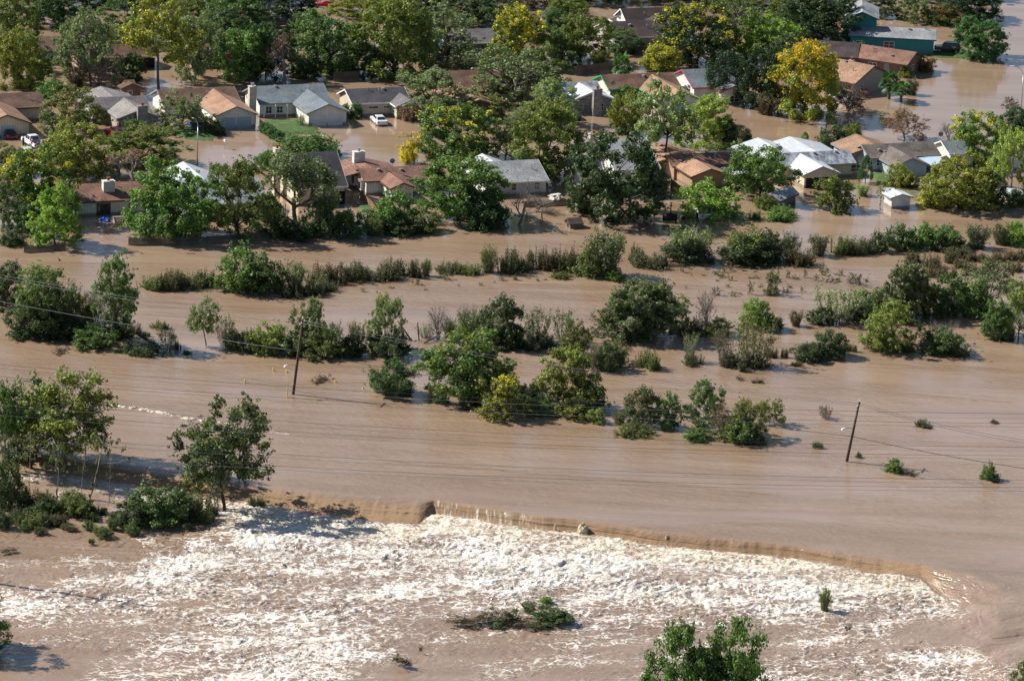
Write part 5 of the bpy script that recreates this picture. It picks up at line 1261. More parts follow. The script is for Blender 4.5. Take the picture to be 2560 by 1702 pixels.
# left middle cluster
P(185, 452, 152, 138, 'round', 'yolive', 'yellow-green tree on a dark trunk above the red-brown roof', 'lime', .25)
P(152, 412, 85, 62, 'round', 'yolive', 'yellow-green crown just below the white pickup')
P(352, 422, 165, 98, 'full', 'olive', 'dark olive dome tree above the bare grey tree', 'brown', .2)
P(335, 462, 155, 82, 'halfbare', 'mauve', 'grey half-bare tree behind the red-brown roof')
P(300, 440, 70, 55, 'barebush', 'grey', 'grey leafless bush left of the dark olive dome tree')
P(90, 565, 172, 190, 'full', 'mid', 'large olive tree with a yellow left side near the left edge', 'yellow', .22)
P(22, 436, 85, 72, 'round', 'olive', 'olive tree at the left edge below the maroon car')
P(8, 575, 70, 130, 'open', 'grey', 'grey-green tree cut by the left edge beside the large olive tree')
P(62, 590, 75, 80, 'round', 'deep', 'dark low tree in the shade below the large olive tree')
P(138, 622, 118, 155, 'tall', 'bright', 'bright yellow-green tree standing in water left of the white rear wall')
P(30, 615, 60, 35, 'bush', 'dark', 'dark bush at the left edge above the open river')
P(432, 608, 198, 200, 'full', 'green', 'giant round green tree at the waterside, left of the small trunked tree', 'yolive', .2)
P(600, 603, 150, 195, 'open', 'olive', 'airy olive tree with a slim dark trunk right of the giant round tree')
P(545, 470, 70, 60, 'open', 'mid', 'green crown beside the white metal street wing')
P(752, 566, 225, 190, 'umbrella', 'grey', 'wide half-bare grey spreading tree before the tall dark roof')
P(668, 560, 80, 80, 'open', 'olive', 'olive tree at the left foot of the tall dark roof')
P(672, 425, 74, 48, 'bush', 'green', 'green shrub in the street left of the slim stone chimney')
P(770, 398, 130, 62, 'bush', 'mid', 'green shrub in the street behind the tall dark roof')
P(835, 408, 60, 46, 'palm', 'glossy', 'low palm tuft behind the right end of the tall dark roof')
# waterside thicket right of the board fence
P(690, 598, 74, 62, 'bush', 'dark', 'dark bush in the thicket just right of the board fence')
P(745, 602, 78, 48, 'bush', 'deep', 'low dark bush under the trunk of the half-bare spreading tree')
P(812, 598, 95, 95, 'bush', 'dark', 'tall dark bush in the waterside thicket right of the red picnic table')
P(872, 596, 85, 70, 'bush', 'mid', 'green bush in the waterside thicket below the brown board fence')
P(935, 592, 70, 55, 'shrub', 'olive', 'olive shrub in the waterside thicket right of the brown board fence')
P(978, 582, 108, 98, 'bush', 'green', 'big green bush before the shaded gable of the terracotta house')
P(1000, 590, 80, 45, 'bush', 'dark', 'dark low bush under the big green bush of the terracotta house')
P(1056, 584, 78, 54, 'bush', 'olive', 'olive bush in the waterside thicket left of the big lobed tree')
P(895, 470, 55, 60, 'airy', 'dark', 'dark shrub between the tall dark roof and the terracotta house')
P(1142, 562, 205, 165, 'full', 'green', 'big lobed green tree before the pale blue-grey cottage', 'yolive', .15)
P(1210, 578, 105, 98, 'bush', 'deep', 'deep green bush at the water edge under the cottage wall')
P(1135, 417, 178, 152, 'full', 'mid', 'dark green tree with a golden top in the flooded street', 'yellow', .2)
P(1036, 408, 66, 82, 'sapling', 'gold', 'small golden tree at the left of the tree with the golden top')
P(1020, 412, 44, 56, 'bush', 'yellow', 'yellow bush under the small golden tree', 'gold', .4)
P(1262, 408, 105, 98, 'open', 'grey', 'loose grey-green tree between the golden topped tree and the olive one')
# middle back
P(820, 195, 152, 158, 'full', 'mid', 'rounded green tree behind the blue-grey roofed house', 'grey', .3)
P(712, 208, 105, 125, 'halfbare', 'plum', 'purplish bare tree against the dark trees behind the blue-grey roof')
P(665, 207, 112, 142, 'round', 'deep', 'deep green tree left of the purplish bare tree')
P(760, 200, 80, 70, 'bush', 'dark', 'dark shrubbery right of the purplish bare tree')
P(985, 205, 182, 205, 'full', 'olive', 'broad olive tree behind the dark grey roofed house', 'yolive', .2)
P(1100, 175, 175, 158, 'sparse', 'grey', 'dull green tree with pale bare branches in the top middle')
P(1075, 165, 110, 120, 'round', 'dark', 'dark crown behind the tree with pale bare branches')
P(1090, 296, 185, 118, 'open', 'grey', 'wide grey-green tree hiding the wing of the dark grey roofed house')
P(1020, 305, 70, 48, 'shrub', 'mauve', 'brownish shrub before the lit white wall of the dark grey roofed house')
P(908, 48, 152, 66, 'round', 'yolive', 'yellow-green tree right of the red sports coupe')
P(700, 66, 165, 95, 'round', 'vdark', 'almost black tree left of the red sports coupe')
P(1195, 70, 165, 88, 'round', 'dark', 'dark tree at the top above the navy house')
P(1290, 172, 132, 155, 'round', 'olive', 'olive tree with a lemon yellow top right of the navy house', 'yellow', .4)
P(1278, 264, 205, 135, 'open', 'grey', 'wide grey-olive tree above the glazed tan garage')
P(1215, 300, 90, 62, 'open', 'olive', 'loose olive tree right of the glazed tan garage')
P(1345, 230, 120, 110, 'open', 'olive', 'grey-olive tree hiding the left roof of the stone gabled house')
P(1392, 84, 60, 58, 'dense', 'glossy', 'neat round dark green tree at the top beside brown ground')
P(1452, 166, 125, 125, 'round', 'olive', 'dark olive tree left of the chocolate roofed house')
P(1390, 175, 110, 95, 'open', 'mid', 'green tree between the lemon topped tree and the dark olive one')
P(1555, 140, 95, 66, 'round', 'mid', 'green crown under the gable of the chocolate roofed house')
P(1500, 175, 70, 55, 'shrub', 'yolive', 'yellowish low shrub behind the dark back fence')
P(1552, 218, 68, 98, 'palm', 'glossy', 'fan palm behind the house with green trim')
P(1652, 184, 84, 68, 'dense', 'yolive', 'dense yellow-olive bush behind the tan garage wing', 'yellow', .3)
P(1735, 174, 172, 165, 'full', 'dark', 'large dark green tree with a yellow top behind the pink trimmed house', 'yellow', .25)
P(1640, 120, 60, 70, 'bare', 'grey', 'small bare grey tree against the chocolate roof')
P(1835, 145, 118, 140, 'halfbare', 'grey', 'grey half-bare tree at the top, left of the fresh green maple')
P(1800, 150, 90, 100, 'open', 'olive', 'olive tree under the grey half-bare tree')
P(1912, 155, 142, 122, 'full', 'bright', 'fresh yellow-green maple at the top right of the grey half-bare tree')
P(1815, 266, 112, 138, 'juniper', 'vdark', 'round very dark juniper before the pink trimmed house')
P(1905, 285, 115, 158, 'round', 'vdark', 'dark shaded tree between the juniper and the golden tree')
P(1915, 290, 70, 60, 'shrub', 'brown', 'brownish shrub in the shade at the foot of the golden tree')
P(2010, 304, 158, 192, 'full', 'lime', 'golden yellow tree over the flooded street', 'gold', .48)
P(2045, 125, 175, 145, 'full', 'dark', 'large dark olive tree left of the teal house')
P(1985, 90, 120, 100, 'round', 'olive', 'olive tree at the top between the maple and the large dark olive tree')
P(2262, 125, 38, 34, 'bush', 'olive', 'small olive tree between the teal wall and the rusty roof')
P(2135, 152, 58, 42, 'bush', 'glossy', 'climbing shrub in the angle of the rusty brown roof')
P(2447, 154, 118, 112, 'full', 'glossy', 'dark glossy tree standing in the lake right of the navy vehicle')
P(2422, 58, 150, 88, 'round', 'vdark', 'almost black tree at the top right beside the lake')
P(2355, 66, 84, 52, 'bush', 'mid', 'orange-red tinted tree behind the teal house', 'red', .36)
P(2285, 58, 92, 66, 'open', 'mid', 'green tree on a thin trunk at the top behind the teal house')
P(2205, 46, 75, 56, 'open', 'dark', 'dark thin tree right of the teal tower roof')
P(2115, 282, 95, 76, 'sparse', 'plum', 'plum coloured bare-ish bush in the water before the low tan house', None)
P(2118, 280, 80, 60, 'barebush', 'plum', 'tangle of purple twigs inside the plum coloured bush')
P(2222, 248, 76, 80, 'palm', 'glossy', 'larger fan palm by the low tan house at the lake')
P(2252, 256, 72, 60, 'palm', 'glossy', 'lower fan palm right of the larger fan palm')
P(2280, 240, 48, 48, 'shrub', 'brush', 'thin dull shrub right of the two fan palms')
P(2262, 196, 34, 32, 'bush', 'yolive', 'small yellow-green bush between the palms and the rusty roofed house')
P(2316, 182, 38, 38, 'bush', 'red', 'reddish bush at the right end of the rusty roofed house', 'mid', .4)
P(2170, 216, 42, 34, 'bush', 'dark', 'dark bush by the right corner of the low tan house')
# right side, second row
P(1372, 314, 122, 112, 'open', 'pale', 'pale green tree left of the dark stone chimney')
P(1360, 464, 162, 198, 'full', 'olive', 'tall olive tree in the flooded street left of the two-storey house', 'yolive', .2)
P(1300, 330, 90, 60, 'shrub', 'grey', 'grey-green scrub at the left of the pale green tree')
P(1560, 338, 74, 100, 'bush', 'yolive', 'yellow-green tree left of the airy pale tree')
P(1655, 425, 142, 212, 'high', 'pale', 'airy pale green tree on a dark leaning trunk')
P(1765, 380, 122, 135, 'round', 'lime', 'lime green maple in the street right of the airy pale tree')
P(1840, 384, 78, 68, 'juniper', 'vdark', 'dark cedar clump right of the lime green maple')
P(1812, 378, 60, 80, 'juniper', 'deep', 'dark cedar just behind the lime green maple')
P(1448, 392, 33, 54, 'column', 'vdark', 'narrow dark cedar left of the tall two-storey chimney')
P(1575, 266, 78, 50, 'bush', 'mid', 'green bush on the wing roof line of the house with green trim')
P(1540, 568, 218, 222, 'full', 'dark', 'big dark green tree before the two-storey white house')
P(1450, 535, 60, 70, 'bush', 'dark', 'dark bush at the left foot of the big dark green tree')
P(1590, 475, 60, 50, 'bush', 'deep', 'dark shrub before the large two-storey house, right side')
P(1772, 552, 128, 92, 'bush', 'bright', 'fresh green bush behind the little tin shed')
P(1640, 470, 45, 45, 'bush', 'green', 'green bush at the leaning brown fence')
P(1900, 505, 148, 132, 'round', 'mid', 'green tree left of the open rear porch', 'bright', .2)
P(1915, 524, 52, 38, 'bush', 'olive', 'small bush under the tree left of the open rear porch')
P(1950, 548, 112, 26, 'brush', 'green', 'low green vine mat along the water below the askew shed')
P(1888, 548, 44, 24, 'brush', 'green', 'low green vine clump left of the vine mat')
P(1300, 562, 118, 118, 'bare', 'grey', 'leaning dead tree with bare pale branches in the water', lean=28, turn=40)
P(1340, 530, 90, 40, 'barebush', 'grey', 'tangle of fallen dead branches right of the leaning dead tree')
P(2085, 532, 98, 88, 'bush', 'olive', 'rounded olive tree at the water before the open rear porch', 'yolive', .3)
P(2163, 458, 40, 72, 'column', 'glossy', 'narrow dark cedar between the metal roofed and the light blue houses')
P(2250, 474, 64, 62, 'bush', 'yolive', 'yellow-green shrub against the shaded light blue gable')
P(2285, 474, 50, 42, 'wispy', 'brown', 'thin brown shrub right of the shaded light blue gable')
P(2200, 524, 44, 64, 'sapling', 'pale', 'pale sapling at the left corner of the small white shed')
P(2155, 492, 46, 34, 'shrub', 'pale', 'pale broad-leaved garden plants left of the pale sapling')
P(2395, 534, 165, 138, 'full', 'yolive', 'broad yellow-green tree at the water right of the small white shed', 'yellow', .15)
P(2470, 528, 90, 95, 'round', 'dark', 'dark green tree joined to the right of the broad yellow-green tree')
P(2322, 520, 50, 36, 'bush', 'yolive', 'low yellow flowering bush left of the broad yellow-green tree', 'yellow', .5)
P(2440, 420, 135, 135, 'round', 'green', 'green tree with a yellow top at the right, behind the small white house', 'yellow', .3)
P(2532, 355, 95, 82, 'round', 'deep', 'dark green tree at the right edge by the lake')
P(2528, 475, 112, 148, 'open', 'lime', 'pale lime tree at the right edge before the grey roof')
P(2545, 520, 50, 45, 'bush', 'dark', 'dark shrub at the right edge by the collapsed canopy')
P(2090, 378, 84, 62, 'bush', 'dark', 'dark round bush between the white street wings and the weathered roof')
P(2130, 350, 50, 40, 'bush', 'olive', 'small bush behind the tan street wing')
P(2012, 352, 21, 23, 'column', 'green', 'tiny cypress standing in the street water')
P(2262, 354, 105, 78, 'sparse', 'mauve', 'mauve brown crepe myrtle in the lake behind the weathered roof')
P(2378, 355, 58, 48, 'barebush', 'grey', 'bare grey shrub left of the yellow-topped green tree')
P(2525, 282, 40, 38, 'sparse', 'brown', 'small brown tree above the dark tree at the right edge')
# rows beyond the top of the frame, whose crowns reach into it
_top = [(60, 30, 'dark', 'first'), (205, 20, 'deep', 'second'), (330, 12, 'mid', 'third'), (470, 22, 'olive', 'fourth'), (560, 8, 'dark', 'fifth'), (655, 2, 'vdark', 'sixth'), (1000, 26, 'mid', 'seventh'), (1090, 42, 'dark', 'eighth'), (1215, 14, 'olive', 'ninth'), (1330, 30, 'brown', 'tenth'), (1440, 14, 'dark', 'eleventh'), (1530, 4, 'mid', 'twelfth'),
        (1655, 6, 'olive', 'thirteenth'), (1740, 2, 'dark', 'fourteenth'), (1830, 20, 'mid', 'fifteenth'), (1930, 26, 'olive', 'sixteenth'), (2030, 10, 'dark', 'seventeenth'), (2300, 6, 'deep', 'eighteenth'), (2400, 4, 'deep', 'nineteenth')]
for x, y, c, nth in _top: P(x, y, 135, 112, ('round', 'open')[len(nth) % 2], c, 'crown in the tree row along the top edge, %s from the left' % nth, group='trees along the top edge')
for x, y in [(80, -60), (240, -75), (400, -62), (520, -80), (860, -60), (980, -75), (1130, -58), (1280, -70), (1420, -66), (1560, -80), (1700, -60), (1850, -72), (1990, -62), (2130, -56), (2260, -64)]:
    P(x, y, 150, 118, 'round', ('dark', 'mid', 'olive')[x // 10 % 3], 'dark tree of the farthest row, its foot above the top edge of the photo', group='farthest row of trees')
for x, y, w, h, c, l in [(905, 198, 95, 85, 'dark', 'dark shaded tree squeezed between the dark grey roof and the broad olive tree'), (550, 60, 110, 80, 'dark', 'dark tree at the top above the broad green one'), (425, 130, 80, 90, 'olive', 'olive crown tucked behind the tall yellow-olive tree'),
                         (770, 120, 90, 85, 'mid', 'green crown left of the rounded green tree'), (1180, 190, 90, 70, 'grey', 'grey-green crown over the rusty roof in the middle'), (1020, 120, 110, 90, 'olive', 'olive crown behind the broad olive tree'), (330, 205, 60, 70, 'dark', 'dark bushy tree right of the small brown shed'),
                         (60, 165, 90, 80, 'mid', 'green crown behind the bright olive tree at the left edge'), (1690, 95, 90, 80, 'olive', 'olive crown right of the chocolate roof'), (1420, 60, 90, 70, 'olive', 'olive crown behind the neat round tree'), (1960, 180, 80, 90, 'dark', 'dark crown behind the golden tree'), (1240, 215, 80, 60, 'olive', 'olive crown above the glazed tan garage roof')]:
    P(x, y, w, h, 'round', c, l)
for x, y, w, h, c, l in [(1245, 128, 90, 60, 'mid', 'green crown before the navy house roof'), (1310, 105, 95, 62, 'brown', 'brownish thin tree by the bare ground at the top middle'), (500, 75, 120, 80, 'olive', 'olive tree at the top right of the tall yellow-olive tree'),
                         (1010, 88, 95, 70, 'dark', 'dark tree above the broad olive tree'), (260, 160, 120, 90, 'olive', 'olive foliage inside the big grey-green group at the top left'), (100, 190, 70, 60, 'deep', 'dark shrub below the brown house at the top left'),
                         (880, 130, 80, 70, 'mid', 'green tree between the rounded tree and the broad olive tree'), (2110, 60, 70, 60, 'dark', 'dark tree at the left shoulder of the teal tower'), (1840, 60, 110, 80, 'olive', 'olive tree at the top above the fresh maple')]:
    P(x, y, w, h, 'round', c, l)

# --- upper flooded hedge row, left to right
_bt = 'dark twiggy brush clump in the long flooded hedge row of the upper river'
for x, y, w, h in [(388, 722, 58, 52), (420, 724, 52, 47), (455, 722, 60, 54), (488, 718, 52, 58), (518, 714, 48, 60), (795, 710, 62, 54), (785, 736, 58, 42), (845, 706, 60, 62), (885, 700, 52, 54), (930, 698, 56, 48), (985, 692, 74, 42), (1040, 693, 34, 42),
                   (1122, 682, 68, 46), (1170, 684, 54, 38), (1272, 680, 52, 58), (1305, 676, 40, 46), (1340, 673, 50, 50), (1374, 673, 48, 48), (1415, 677, 62, 58), (1460, 684, 50, 40), (1398, 692, 50, 24), (1618, 666, 66, 55), (1590, 655, 40, 52), (1655, 662, 28, 32), (2000, 663, 56, 46), (2132, 634, 60, 48), (2098, 636, 50, 44), (2165, 632, 40, 46), (2365, 632, 60, 40), (2400, 640, 60, 34), (815, 726, 46, 30), (735, 742, 50, 30)]:
    P(x, y + 2, w * 1.22, h * 1.08, 'brush', ('brush', 'brush', 'olive', 'brown')[(x + y) % 4], _bt, group='brush clumps of the upper flooded hedge row')
P(600, 735, 114, 110, 'bush', 'green', 'largest bright green bush in the left part of the flooded hedge row')
P(662, 736, 96, 96, 'bush', 'mid', 'mid-green bush joined to the largest bright green bush')
P(738, 736, 72, 88, 'shrub', 'grey', 'grey-green shrub right of the two green bushes in the hedge row')
P(1064, 692, 38, 48, 'shrub', 'mid', 'single small green shrub at the first gap of the hedge row')
P(1222, 684, 58, 74, 'shrub', 'olive', 'taller olive shrub in the hedge row above the tan river')
P(1512, 697, 134, 136, 'shrub', 'grey', 'large grey-green fan shaped shrub standing up from the hedge row')
P(1480, 695, 80, 70, 'bush', 'olive', 'olive lower growth at the left of the large fan shaped shrub')
P(1542, 705, 44, 30, 'bush', 'bright', 'bright green low bush at the foot of the large fan shaped shrub')
P(1722, 658, 138, 98, 'shrub', 'pale', 'broad pale green topped shrub with a dark foot, left of the lime topped one', 'grey', .3)
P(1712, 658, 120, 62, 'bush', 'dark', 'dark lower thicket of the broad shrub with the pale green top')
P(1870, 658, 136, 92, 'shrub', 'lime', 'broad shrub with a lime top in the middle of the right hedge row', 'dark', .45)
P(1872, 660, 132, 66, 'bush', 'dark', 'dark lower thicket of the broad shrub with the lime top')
P(1920, 658, 66, 78, 'bush', 'dark', 'dark rounded shrub right of the lime topped shrub')
P(1975, 642, 70, 64, 'shrub', 'dark', 'dark feathery shrub in the right hedge row')
P(2045, 642, 66, 62, 'shrub', 'brush', 'grey-brown feathery shrub in the right hedge row')
P(2198, 634, 54, 50, 'bush', 'dark', 'dark shrub at the second gap of the hedge row')
P(2250, 628, 75, 62, 'bush', 'mid', 'left of the three dense green bushes in the hedge row at the right')
P(2305, 626, 78, 62, 'bush', 'green', 'middle of the three dense green bushes in the hedge row at the right')
P(2365, 624, 85, 58, 'bush', 'mid', 'right of the three dense green bushes in the hedge row at the right')
P(2440, 624, 80, 68, 'shrub', 'dark', 'dark shrub with upright tips near the right end of the hedge row')
P(2500, 615, 54, 62, 'shrub', 'brush', 'grey upright shrub near the right end of the hedge row')
P(2540, 616, 64, 58, 'bush', 'bright', 'bright green bush ending the hedge row at the right edge')
_bb = 'brown low scrub in the shallow field below the right hedge row'
for x, y, w, h in [(2290, 657, 46, 34), (2330, 670, 46, 34), (2380, 657, 54, 38), (2420, 652, 44, 34), (2460, 657, 54, 34), (2500, 652, 48, 34), (2540, 650, 54, 40), (2345, 694, 54, 36), (2385, 695, 32, 28), (2440, 682, 62, 34), (2405, 672, 50, 30), (2485, 684, 52, 34), (2530, 680, 50, 40)]:
    P(x, y, w, h, 'brush', 'brown', _bb, group='brown scrub below the right hedge row')
Z3 = 3.5636
for a, b, w, h in [(780, 335, 26, 16), (900, 322, 24, 12), (1040, 328, 12, 12), (1210, 358, 16, 12), (955, 390, 18, 12), (750, 405, 10, 10), (640, 388, 18, 14), (1420, 325, 26, 20), (1690, 280, 34, 20), (1510, 374, 12, 6), (1805, 338, 9, 6), (2000, 332, 16, 10), (2125, 308, 8, 11), (2190, 292, 24, 15), (2310, 285, 20, 14)]:
    tuft(640 + a / Z3, 620 + b / Z3, w, h)
for a, b, w, h in [(225, 292, 16, 22), (135, 265, 22, 12), (20, 285, 14, 12), (300, 285, 14, 10), (1515, 215, 18, 22), (1590, 190, 18, 12), (1710, 248, 18, 14), (1740, 192, 22, 14), (1840, 245, 40, 32), (1890, 215, 20, 18), (1950, 205, 24, 14), (2070, 205, 24, 14), (1945, 288, 22, 14), (1830, 295, 16, 14), (2150, 268, 32, 14), (1820, 418, 34, 22), (1920, 348, 16, 10), (1965, 428, 26, 14), (2030, 412, 16, 12), (2120, 412, 24, 36), (2210, 348, 18, 16), (2320, 372, 42, 54), (2300, 420, 34, 20), (1400, 200, 18, 20), (1380, 160, 20, 16), (1600, 245, 8, 6), (1550, 360, 8, 8), (1880, 380, 8, 6), (1430, 150, 18, 22), (1860, 270, 12, 10)]:
    tuft(1280 + a / Z3, 620 + b / Z3, w, h)
for a, b, w, h in [(125, 290, 46, 40), (110, 412, 52, 64), (262, 355, 20, 24), (250, 265, 20, 22), (320, 280, 20, 22), (400, 262, 16, 24), (565, 240, 26, 14), (650, 302, 44, 30), (720, 246, 22, 18), (830, 312, 46, 26), (945, 296, 24, 24), (370, 388, 14, 14), (60, 420, 30, 20), (790, 310, 20, 14), (680, 240, 16, 14), (880, 330, 24, 30), (500, 290, 20, 18), (180, 420, 26, 16), (230, 400, 24, 14), (540, 210, 26, 22), (600, 200, 18, 16)]:
    tuft(1900 + a / Z3, 620 + b / Z3, w, h)
# --- middle flooded row
P(14, 780, 105, 122, 'round', 'dark', 'dark green tree cut by the left edge in the middle flooded row')
P(90, 800, 88, 138, 'high', 'pale', 'tall tree with a pale feathery green top near the left edge')
P(110, 848, 122, 165, 'tall', 'mid', 'tall leafy tree in the dark clump at the left')
P(60, 848, 90, 70, 'bush', 'dark', 'dark bush at the left foot of the left clump')
P(140, 852, 95, 78, 'bush', 'vdark', 'almost black bush at the foot of the left clump')
P(185, 846, 70, 60, 'bush', 'dark', 'dark bush at the right foot of the left clump')
P(168, 815, 90, 118, 'shrub', 'mid', 'green tall shrub between the left clump and the bare forked trunk')
P(214, 805, 62, 72, 'bush', 'yolive', 'yellow-green bush behind the bare forked trunk')
P(240, 800, 60, 70, 'wispy', 'brown', 'brown wispy shrub behind the bare forked trunk')
P(272, 860, 108, 215, 'high', 'green', 'tall leaning tree with an open crown at the left of the middle row', lean=5)
P(236, 858, 62, 145, 'bare', 'grey', 'bare grey forked trunk beside the tall leaning tree')
P(288, 852, 80, 82, 'bush', 'mid', 'green bush at the foot of the tall leaning tree')
P(232, 872, 100, 50, 'bush', 'green', 'low broad bush at the water, left of the tall leaning tree')
P(150, 880, 60, 14, 'drift', 'brown', 'dead branch reaching out over the water below the left clump')
P(340, 834, 34, 30, 'brush', 'brown', 'small brown bush on the water right of the tall leaning tree')
P(366, 842, 26, 24, 'brush', 'olive', 'small olive bush above the fallen log')
P(395, 822, 48, 20, 'brush', 'olive', 'low olive brush above the fallen log')
P(350, 882, 112, 38, 'brush', 'dark', 'flattened dark brush around the fallen log')
P(418, 884, 56, 72, 'airy', 'mid', 'open young tree right of the fallen log')
P(443, 874, 24, 26, 'brush', 'grey', 'small grey-green bush right of the open young tree')
P(470, 886, 30, 20, 'brush', 'olive', 'last small bush of the left clump over its shadow')
P(515, 864, 70, 118, 'high', 'pale', 'airy pale leaning tree at the start of the central clump', lean=-5)
P(563, 868, 55, 84, 'airy', 'grey', 'grey-green thin tree right of the airy pale leaning tree')
P(588, 876, 46, 50, 'bush', 'mid', 'small green bush in the central clump before the bright one')
P(616, 884, 58, 56, 'bush', 'dark', 'dark bush in the central clump left of the bright yellow-green bush')
P(664, 888, 78, 80, 'bush', 'lime', 'bright yellow-green round bush in the central clump')
P(722, 892, 72, 62, 'bush', 'mid', 'green bush between the bright bush and the leaning pole')
P(770, 884, 78, 132, 'tall', 'grey', 'tall grey-topped tree behind the leaning utility pole')
P(828, 892, 68, 98, 'shrub', 'mid', 'green tree with a pale crest right of the leaning pole', 'pale', .3)
P(800, 896, 105, 52, 'bush', 'olive', 'broad low olive bush right of the leaning pole')
P(868, 894, 70, 54, 'bush', 'dark', 'dark low bush at the right of the central clump')
P(890, 884, 56, 86, 'shrub', 'olive', 'yellowish thin shrub at the right of the central clump')
P(968, 894, 118, 58, 'bush', 'dark', 'wide dark low bush under the airy double-topped tree')
P(964, 880, 86, 140, 'open', 'pale', 'airy double-topped tree beside the slanting dead trunk')
P(1066, 847, 74, 42, 'wispy', 'pale', 'pale tan shrub right of the slanting dead trunk')
P(1095, 848, 68, 86, 'barebush', 'grey', 'bare grey shrub behind the big spreading river tree, left one')
P(1122, 848, 46, 56, 'shrub', 'mid', 'green shrub behind the big spreading river tree')
P(1182, 855, 92, 84, 'shrub', 'mid', 'green thicket above the big spreading river tree')
P(1165, 838, 60, 80, 'barebush', 'grey', 'bare grey shrub behind the green thicket')
P(1255, 874, 96, 132, 'tall', 'dark', 'tall dark leafy tree above the big spreading river tree')
P(1260, 876, 80, 60, 'bush', 'dark', 'dark bush at the foot of the tall dark leafy tree')
P(1160, 1012, 190, 180, 'tall', 'green', 'big spreading tree in mid-river with a tan tinged crown', 'yolive', .3)
P(1240, 985, 110, 90, 'open', 'mid', 'right limb tree of the big spreading river tree', 'brown', .2)
P(980, 996, 100, 92, 'dense', 'glossy', 'round glossy tree standing alone in the river')
P(1078, 1004, 24, 48, 'shrub', 'brown', 'thin brown stump shrub right of the round glossy tree')
P(1102, 1010, 36, 40, 'bush', 'mid', 'small green bush at the left foot of the big spreading river tree')
P(1240, 1050, 116, 108, 'tall', 'yolive', 'yellow-green flowering tree at the right foot of the big spreading river tree', 'yellow', .25)
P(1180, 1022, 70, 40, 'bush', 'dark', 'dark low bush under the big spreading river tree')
P(1338, 860, 84, 102, 'airy', 'grey', 'airy grey tree in the middle clump, left of the green topped one')
P(1405, 856, 72, 92, 'airy', 'mid', 'green topped airy tree in the middle clump')
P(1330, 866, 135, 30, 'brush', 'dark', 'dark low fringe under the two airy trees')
P(1600, 860, 155, 150, 'full', 'grey', 'largest rounded tree of the middle clump with white stems')
P(1560, 850, 110, 120, 'open', 'mid', 'green tree at the left of the largest rounded tree')
P(1640, 850, 95, 140, 'tall', 'mid', 'upright green tree at the right of the largest rounded tree', 'pale', .2)
P(1520, 848, 90, 84, 'sparse', 'brush', 'greyish thin tree at the left foot of the largest rounded tree')
P(1685, 824, 62, 86, 'high', 'pale', 'thin leaning tree right of the largest rounded tree', lean=10)
P(1436, 904, 82, 98, 'tall', 'olive', 'olive brown tree below the green topped airy tree', 'brown', .3)
P(1482, 928, 58, 90, 'wispy', 'brush', 'grey wispy tree right of the olive brown tree')
P(1522, 928, 76, 72, 'bush', 'dark', 'dark rounded bush right of the grey wispy tree')
P(1545, 905, 62, 56, 'sparse', 'olive', 'loose olive branches above the dark rounded bush')
P(1420, 1034, 138, 150, 'tall', 'yolive', 'big yellow-green tree in the lower clump of mid-river', 'lime', .25)
P(1328, 1024, 74, 66, 'bush', 'dark', 'dark bush left of the big yellow-green tree')
P(1480, 1030, 62, 78, 'bush', 'mid', 'dark green bush at the right of the big yellow-green tree')
P(1440, 1046, 90, 50, 'bush', 'yolive', 'yellow-green bush at the water under the big yellow-green tree')
P(1345, 1040, 70, 42, 'bush', 'green', 'green bush at the left foot of the big yellow-green tree')
P(1625, 924, 62, 54, 'brush', 'olive', 'olive brush over its shadow right of the dark rounded bush')
P(1590, 918, 40, 18, 'drift', 'brown', 'dead twigs left of the olive brush')
P(1725, 906, 56, 88, 'wispy', 'lime', 'thin yellow-topped sapling rising from brush')
P(1732, 914, 64, 28, 'brush', 'brush', 'brush at the foot of the thin yellow-topped sapling')
P(1768, 834, 62, 112, 'barebush', 'grey', 'tall white leafless shrub right of the leaning tree')
P(1722, 838, 78, 44, 'brush', 'brush', 'low dull brush left of the tall white leafless shrub')
P(1790, 842, 70, 46, 'bush', 'olive', 'olive bush at the foot of the tall white leafless shrub')
P(1812, 920, 80, 130, 'wispy', 'brush', 'tall wispy grey shrub, left one of the pair below the bright round tree')
P(1882, 918, 110, 135, 'airy', 'olive', 'tall airy many-stemmed shrub, right one of the pair below the bright round tree')
P(1860, 920, 110, 50, 'brush', 'brush', 'brown brush at the feet of the two tall wispy shrubs')
P(1890, 824, 68, 72, 'dense', 'bright', 'bright green round tree above the tall airy shrubs')
P(1930, 832, 50, 46, 'bush', 'dark', 'dark shrub at the right of the bright green round tree')
P(1850, 948, 34, 12, 'drift', 'brown', 'raft of dead twigs below the tall airy shrubs')
P(1893, 956, 36, 22, 'drift', 'brown', 'dark twig heap below the tall airy shrubs')
P(1606, 1068, 80, 100, 'tall', 'mid', 'rounded tree with a russet top in the front clump', 'brown', .4)
P(1668, 1074, 54, 90, 'tall', 'green', 'slim green tree right of the russet topped one')
P(1755, 1072, 100, 118, 'open', 'green', 'open green tree in the middle of the front clump')
P(1800, 1090, 60, 90, 'airy', 'mauve', 'grey thin stems right of the open green tree')
P(1868, 1098, 92, 96, 'open', 'yolive', 'yellow-green feathery tree at the right of the front clump')
P(1925, 1062, 66, 66, 'open', 'yolive', 'right-hand feathery crown of the front clump')
P(1850, 1108, 96, 62, 'bush', 'mid', 'broad bush at the foot of the front clump', 'olive', .3)
P(1895, 1112, 50, 36, 'brush', 'brush', 'grey brush at the right foot of the front clump')
P(1745, 1102, 62, 30, 'bush', 'green', 'low green bush below the open green tree')
P(1590, 1088, 84, 26, 'brush', 'olive', 'low brush and branches left in the front clump')
P(1490, 1060, 40, 38, 'bush', 'lime', 'small lime bush at the left of the front clump')
P(1548, 1062, 50, 40, 'shrub', 'olive', 'olive shrub left of the russet topped tree')
